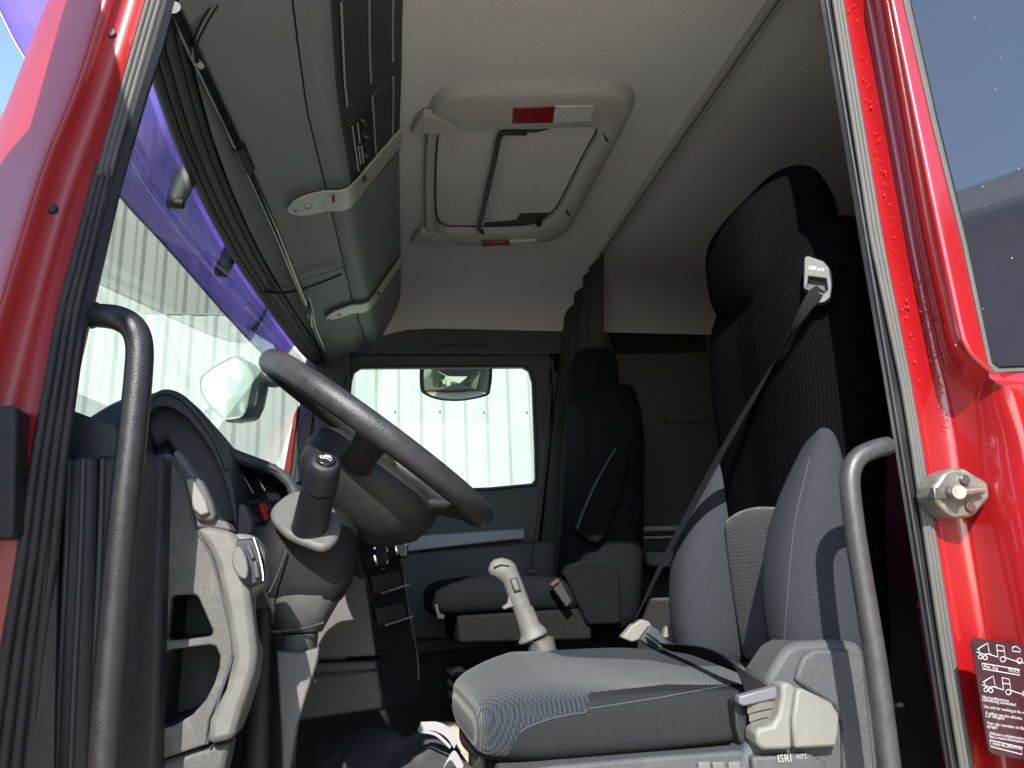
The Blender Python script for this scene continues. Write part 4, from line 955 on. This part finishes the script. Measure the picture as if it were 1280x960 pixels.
cseam(BOL[0], [(1012, 572), (1003, 610), (994, 650), (988, 700), (984, 750), (980, 800)], .0011)
# headrest
def hring(z, xf, xb, hw, yo=0):
    out = []
    for k in range(28):
        t = 2*math.pi*k/28; c, s = math.cos(t), math.sin(t)
        out.append(Vector(((xf+xb)/2-(xb-xf)/2*math.copysign(abs(c)**.6, c)+.02*abs(s)**2*(1 if c > 0 else 0), SC+yo+hw*math.copysign(abs(s)**.5, s), z)))
    return out
hs = [(2.755, .90, .95, .03), (2.775, .868, .97, .08), (2.81, .846, .99, .12), (2.86, .836, 1.02, .145), (2.93, .832, 1.06, .155), (3.00, .835, 1.11, .158), (3.04, .848, 1.12, .156), (3.085, .888, 1.10, .15), (3.125, .930, 1.085, .14), (3.152, .958, 1.07, .125), (3.165, .978, 1.05, .10), (3.170, .995, 1.04, .06)]
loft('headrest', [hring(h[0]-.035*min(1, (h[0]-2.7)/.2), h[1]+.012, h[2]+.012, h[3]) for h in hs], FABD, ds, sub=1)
# belt guide in the shoulder
gd = [(1006, 326), (1010, 324), (1030, 331), (1039, 341), (1041, 356), (1038, 376), (1032, 381), (1018, 383), (1010, 366), (1005, 364)]
BGN = Vector((-.55, -.83, 0)).normalized(); G0 = at(1022, 352, Y=.205)
def gq(l, lift=0): return [onp(x, y, G0, BGN)+BGN*lift for x, y in l]
bgd = slab('belt_guide', [gq(gd, .02), gq([(1011, 349), (1033, 352), (1035, 366), (1030, 371), (1009, 364)], .02)], BGN*-.02, plas('guide_grey', (.085, .09, .09), .45), ds, .002)
slab('guide_opening', [gq([(1008, 346), (1035, 349), (1037, 369), (1006, 366)], .004)], BGN*-.004, BLK, ds, 0)
o_ = gq([(1011, 341)], .0212)[0]; text('lettering', 'ISRI', o_, gq([(1030, 343)])[0]-gq([(1010, 341)])[0], (0, 0, 1), .011, WHT, bgd, squash=.85)
o_ = gq([(1022, 343)], .0212)[0]; text('lettering', 'NTS', o_, gq([(1030, 343)])[0]-gq([(1010, 341)])[0], (0, 0, 1), .009, WHT, bgd, squash=.8)
# base: grey side housing
hsg = pslab('side_housing', [(925, 955), (935, 930), (955, 905), (962, 870), (958, 848), (972, 826), (983, 810), (996, 803), (1048, 799), (1072, 803), (1082, 812), (1096, 900), (1108, 1010), (920, 1010)], .165, .10, SGREY, ds, .012)
pslab('housing_ridge', [(994, 850), (1004, 822), (1018, 812), (1060, 812), (1080, 820), (1100, 1010), (1056, 1010), (1054, 905), (1046, 884), (1010, 862)], .155, .02, SGREY, ds, .006)
rc = pslab('recliner_cover', [(996, 862), (1003, 860), (1040, 878), (1050, 893), (1050, 915), (1046, 934), (994, 936), (991, 900)], .135, .05, IVORY, ds, .008)
pslab('recliner_lever', [(977, 855), (985, 852), (996, 859), (990, 900), (991, 937), (955, 938), (947, 932), (945, 914), (950, 910), (966, 907), (974, 893), (978, 870)], .13, .045, IVORY, ds, .006)
pslab('base_trim', [(630, 966), (700, 957), (800, 948), (930, 938), (1000, 942), (1020, 1010), (630, 1010)], .175, .10, SGREY, ds, .006)
pslab('base_plinth', [(940, 946), (1010, 942), (1030, 950), (1060, 1010), (950, 1010)], .15, .05, SGREY, ds, .006)
for x in (873, 891, 911): pslab('switch', [(x, 953), (x+15, 952), (x+16, 970), (x+1, 970)], .168, .012, LGREY, ds, .002)
o_ = at(972, 953, Y=.148); text('lettering', 'ISRI', o_, at(990, 952, Y=.148)-o_, (0, 0, 1), .017, SILV, ds)
o_ = at(996, 949, Y=.148); text('lettering', 'NTS', o_, at(1010, 948, Y=.148)-o_, (0, 0, 1), .010, SILV, ds)
# front levers and under-seat
pslab('front_lever', [(578, 888), (583, 884), (588, 900), (593, 918), (594, 934), (588, 936), (583, 925)], .47, .07, IVORY, ds, .008)
pslab('front_lever', [(591, 940), (600, 935), (607, 948), (612, 1000), (590, 1000)], .42, .07, IVORY, ds, .008)
box('seat_pan', (.52, SC, 1.82), (.58, .46, .07), BLK, ds, .02)
loft('suspension_bellows', [[(x, y, z) for x, y in ((.3+d, .27+d), (.78-d, .27+d), (.78-d, .67-d), (.3+d, .67-d))] for z, d in ((1.79, 0), (1.76, .02), (1.73, 0), (1.70, .02), (1.67, 0), (1.64, .02), (1.61, 0), (1.52, .0))], BLK, ds)
tube('piping', [(.20, .30, 1.868), (.19, .47, 1.868), (.21, .66, 1.868)], .006, BLK, ds, 8, 5)

# ------------------------------------------------------------------ seat belt
sb = thing('seat_belt', 'dark seat belt running from the shoulder guide down across the seat', 'seat belt', at(905, 560, Y=.6))
bp = [at(1028, 360, Y=.205), at(1016, 372, Y=.190), at(990, 415, Y=.23), at(955, 475, Y=.36), at(905, 560, Y=.50), at(868, 628, Y=.61), at(835, 690, Y=.70), at(808, 745, Y=.76), at(790, 783, Y=.80)]
wv = [Vector((.024, 0, -.012)), Vector((.026, -.010, -.008)), Vector((.015, .0, .004)), Vector((.009, .028, .008)), Vector((.010, .044, .012)), Vector((.006, .046, .008)), Vector((.008, .046, .006)), Vector((.012, .046, .0)), Vector((.02, .042, 0))]
ribbon('shoulder_strap', bp, wv, .0022, WEB, sb)
bk = pslab('buckle', [(777, 797), (790, 782), (803, 774), (812, 777), (816, 784), (800, 800), (790, 803)], .76, .03, IVORY, sb, .004)
pslab('tongue', [(800, 800), (813, 782), (822, 786), (840, 808), (818, 812)], .735, .02, DASH, sb, .004)
lp = [at(815, 796, Y=.72), at(830, 808, Y=.66), at(860, 812, Y=.55), at(895, 822, Y=.40), at(928, 838, Y=.27), at(945, 853, Y=.19), at(950, 870, Y=.160)]
ribbon('lap_strap', lp, [Vector((.03, .0, -.02)), Vector((.03, .02, -.018)), Vector((.026, .026, -.024)), Vector((.028, .02, -.034)), Vector((.042, .012, -.028)), Vector((.052, .0, .004)), Vector((.05, 0, .008))], .003, WEB, sb)
pslab('adjuster', [(924, 870), (970, 858), (977, 862), (977, 870), (970, 874), (930, 883), (924, 880)], .15, .02, mat('adjuster_grey', (.12, .12, .14), .45), sb, .003)
for k, (a, b) in enumerate(((882, 900), (892, 904), (902, 912))):
    ribbon('folded_strap', [at(934+k*2, a, Y=.165), at(950, a-4, Y=.155+.004*k), at(972-k*3, a-9, Y=.16)], [Vector((.004, .006, .026)), Vector((0, .002, .024)), Vector((.0, .008, .026))], .003, mat('strap_olive', (.10, .095, .085), .8, bump=.5), sb)
pslab('anchor', [(918, 878), (926, 872), (938, 884), (934, 905), (936, 925), (926, 930), (920, 910)], .18, .03, BLK, sb, .003)
lv = thing('armrest_catch', 'small ivory catch levers standing beside the seat backrest foot', 'catch', at(838, 790, Y=.80))
pslab('catch_lever', [(829, 797), (832, 785), (843, 777), (846, 781), (838, 797)], .80, .02, IVORY, lv, .002)
pslab('catch_lever', [(838, 800), (843, 793), (848, 793), (846, 804)], .79, .02, IVORY, lv, .002)

# ------------------------------------------------------------------ passenger seat
ps = thing('truck_seat', 'passenger seat with folded up armrest beneath the curtain, colours darkened for shade', 'cab seat', (.6, 1.68, 1.6), 'seats of the truck cab')
PC = 1.66
def pring(z, xf, xb, hw):
    return [Vector(((xf+xb)/2-(xb-xf)/2*math.copysign(abs(math.cos(t))**.65, math.cos(t)), PC+hw*math.copysign(abs(math.sin(t))**.6, math.sin(t)), z)) for t in [2*math.pi*k/28 for k in range(28)]]
PF = mat('passenger_velour_shaded', (.0075,.009,.011), .95, noise=.2, nscale=300, bump=.6, bscale=700, spec=.05)  # darkened velour, shade inside the cab put into the colour
loft('backrest', [pring(*b) for b in ((1.98, .70, .92, .20), (2.05, .70, .95, .225), (2.2, .705, .97, .23), (2.35, .735, .99, .23), (2.5, .755, 1.0, .225), (2.65, .765, 1.02, .235), (2.78, .775, 1.02, .22), (2.86, .79, 1.01, .17), (2.90, .81, 1.0, .15))], PF, ps, sub=1)
loft('headrest', [pring(*b) for b in ((2.82, .80, .92, .10), (2.86, .765, .95, .125), (2.92, .755, .96, .13), (2.99, .77, .96, .125), (3.04, .80, .95, .10), (3.06, .84, .93, .05))], PF, ps, sub=1)
loft('seat_cushion', [[Vector((x, PC+hw*math.copysign(abs(math.cos(t))**.5, math.cos(t)), zc+h*math.copysign(abs(math.sin(t))**.6, math.sin(t)))) for t in [2*math.pi*k/24 for k in range(24)]] for x, hw, zc, h in ((.205, .16, 2.130, .02), (.22, .22, 2.130, .055), (.27, .25, 2.130, .07), (.4, .26, 2.135, .07), (.55, .26, 2.130, .07), (.75, .24, 2.120, .06), (.80, .2, 2.120, .04))], PF, ps, sub=1)
pslab('seat_shell', [(572, 770), (700, 762), (740, 760), (740, 800), (574, 804)], 1.42, .45, plas('shell_shaded', (.012,.012,.012), .9, spec=.05), ps, .01)  # near-black shell, cab shade put into its colour
for k in range(5): box('bellows_fold', (.52, 1.66, 1.88-.045*k), (.46-.012*k, .42, .034), BLK, ps, .012)
arm = pslab('armrest', [(772, 558), (784, 557), (789, 563), (788, 580), (770, 640), (760, 668), (748, 680), (738, 676), (720, 663), (722, 655), (764, 570)], 1.40, .07, mat('armrest_shaded', (.006, .007, .009), .9, spec=.05, bump=.3), ps, .012)  # armrest colour darkened to stand for the cab's shade
tube('armrest_edge', pxs([(770, 561), (762, 573), (742, 610), (721, 661)], Y=1.392), .0035, DASH, arm, 8, 4)
pslab('side_cover', [(705, 716), (713, 706), (730, 700), (760, 700), (775, 715), (778, 780), (735, 782), (718, 745)], 1.40, .07, plas('cover_shaded', (.007,.0075,.009), .9, spec=.05), ps, .01)  # side cover likewise dark, shade put into the colour
pslab('buckle', [(687, 730), (697, 722), (702, 727), (716, 752), (708, 760), (694, 740)], 1.36, .02, BLK, ps, .004)
pslab('buckle_button', [(688, 731), (698, 723), (700, 727), (690, 734)], 1.35, .02, mat('buckle_red_dark', (.07, .012, .012), .6), ps, .002)
pslab('front_lever', [(543, 756), (547, 754), (550, 766), (556, 768), (556, 774), (547, 774)], 1.42, .03, BLK, ps, .003)
pb = thing('passenger_belt', 'thin passenger seat belt hanging beside the door post', 'seat belt', at(690, 560, Y=2.0))
ribbon('belt_strap', [at(692, 440, Y=2.08), at(688, 500, Y=2.05), at(680, 560, Y=2.02), at(672, 640, Y=2.0), at(662, 722, Y=1.98)], [Vector((.006, .045, 0))]*5, .002, CURT, pb)
pslab('belt_clip', [(715, 530), (718, 513), (724, 522), (720, 535)], 1.9, .01, SILV, pb, .002)
box('belt_anchor', at(665, 714, Y=1.97), (.05, .02, .02), DASH, pb, .004)
# ------------------------------------------------------------------ bunk and rear
bu = thing('sleeper_bunk', 'dark sleeper bunk with pale edge trims behind the seats', 'bunk', (1.4, 1.6, 2.1))
pslab('bunk_rail', [(775, 659), (850, 657), (850, 663), (775, 665)], 1.90, .05, ALU, bu, .003)
pslab('bunk_side', [(770, 664), (850, 662), (850, 668), (770, 670)], 1.905, .05, BLK, bu, .003)
pslab('bunk_rail', [(770, 671), (850, 669), (850, 673), (770, 675)], 1.90, .05, ALU, bu, .003)
pslab('bunk_panel', [(770, 676), (850, 674), (850, 690), (770, 690)], 1.91, .20, CDARK, bu, .003)
pslab('latch_plate', [(808, 690), (850, 690), (850, 709), (815, 708), (810, 704)], 1.88, .05, plas('latch_grey', (.16, .19, .22), .5), bu, .005)
pslab('bunk_lip', [(780, 690), (812, 690), (812, 699), (780, 696)], 1.895, .05, DASH, bu, .003)
box('bunk_base', (1.40, 1.45, 1.85), (.70, 1.3, .50), SLEEP, bu, .01)
rw = box('rear_wall', (1.98, 1.05, 2.5), (.05, 2.3, 2.2), RFLARE, None, .002); tag(rw, kind='structure')
bx = thing('rear_locker', 'sleeper lining panel behind the driver seat, coloured maroon for red flare', 'panel', (1.35, .3, 1.8))
slab('locker_panel', [[(1.22, .09, 1.3), (1.9, .09, 1.3), (1.9, .09, 3.5), (1.22, .09, 3.5)]], (0, .03, 0), RFLARE, bx, .003)
slab('locker_panel', [[(1.0, .12, 1.3), (1.5, .12, 1.3), (1.5, .12, 2.08), (1.0, .12, 2.08)]], (0, .05, 0), RFLARE, bx, .006)
slab('locker_lid', [[(1.0, .10, 2.085), (1.5, .10, 2.085), (1.5, .10, 2.10), (1.0, .10, 2.10)]], (0, .07, 0), RFLARE, bx, .003)
# outer roof and lower body closing the cab
slab('roof_panel', [[(-.45, -.06, 3.40), (-.45, -.06, 3.62), (2.05, -.06, 3.62), (2.05, -.06, 3.36), (1.3, -.06, 3.36), (.2, -.06, 3.36)]], (0, .04, 0), RED, cab, .01)
box('roof_skin', (.80, 1.05, 3.66), (2.55, 2.3, .06), RED, cab, .02)
box('far_side_skin', (.8, 2.23, 1.9), (2.5, .03, 1.3), RED, cab, .01)
box('rear_skin', (2.04, 1.05, 2.3), (.04, 2.3, 2.7), RED, cab, .01)
box('front_skin', (-.76, 1.05, 1.75), (.05, 2.1, .9), RED, cab, .03)
box('sleeper_near_skin', (1.60, -.03, 2.45), (.80, .06, 2.3), RED, cab, .01)
box('lower_side_skin', (.3, .0, 1.3), (1.9, .08, .35), RED, cab, .01)
# ------------------------------------------------------------------ floor clutter
bgc = thing('dark_jacket', 'dark cloth bundle with white edging lying on the cab floor', 'cloth', at(490, 950, Y=1.0))
EDG = mat('edging_white', (.30, .30, .32), .8)
CL = mat('dark_cloth', (.05,.052,.06), .9, noise=.3, nscale=20, bump=.5, bscale=120)
P = []
for i in range(15):
    r = []
    for j in range(25):
        px = lerp(395, 590, j/24); py = lerp(912, 1010, i/14)
        Y = lerp(1.15, .72, i/14); p = at(px, py+6*math.sin(j*.55+i*.3)+14*(abs(j/24-.45)**1.6)*(1-i/14)*2, Y=Y); r.append(p+Vector((0, .02*math.sin(j*.8+i), .006*math.sin(j*1.7+i*.9))))
    P.append(r)
loft('cloth_body', P, CL, bgc, closed=False, sub=1, solid=.01)
ribbon('white_edging', pxs([(524, 908), (545, 908), (560, 916), (570, 930)], Y=.95), [Vector((.01, .0, .02))]*4, .004, EDG, bgc)
ribbon('white_edging', pxs([(524, 914), (545, 918), (563, 934)], Y=.94), [Vector((.004, .0, .006))]*3, .004, EDG, bgc)
ribbon('white_edging', pxs([(556, 956), (566, 944), (577, 962)], Y=.9), [Vector((.01, .0, .02))]*3, .004, EDG, bgc)
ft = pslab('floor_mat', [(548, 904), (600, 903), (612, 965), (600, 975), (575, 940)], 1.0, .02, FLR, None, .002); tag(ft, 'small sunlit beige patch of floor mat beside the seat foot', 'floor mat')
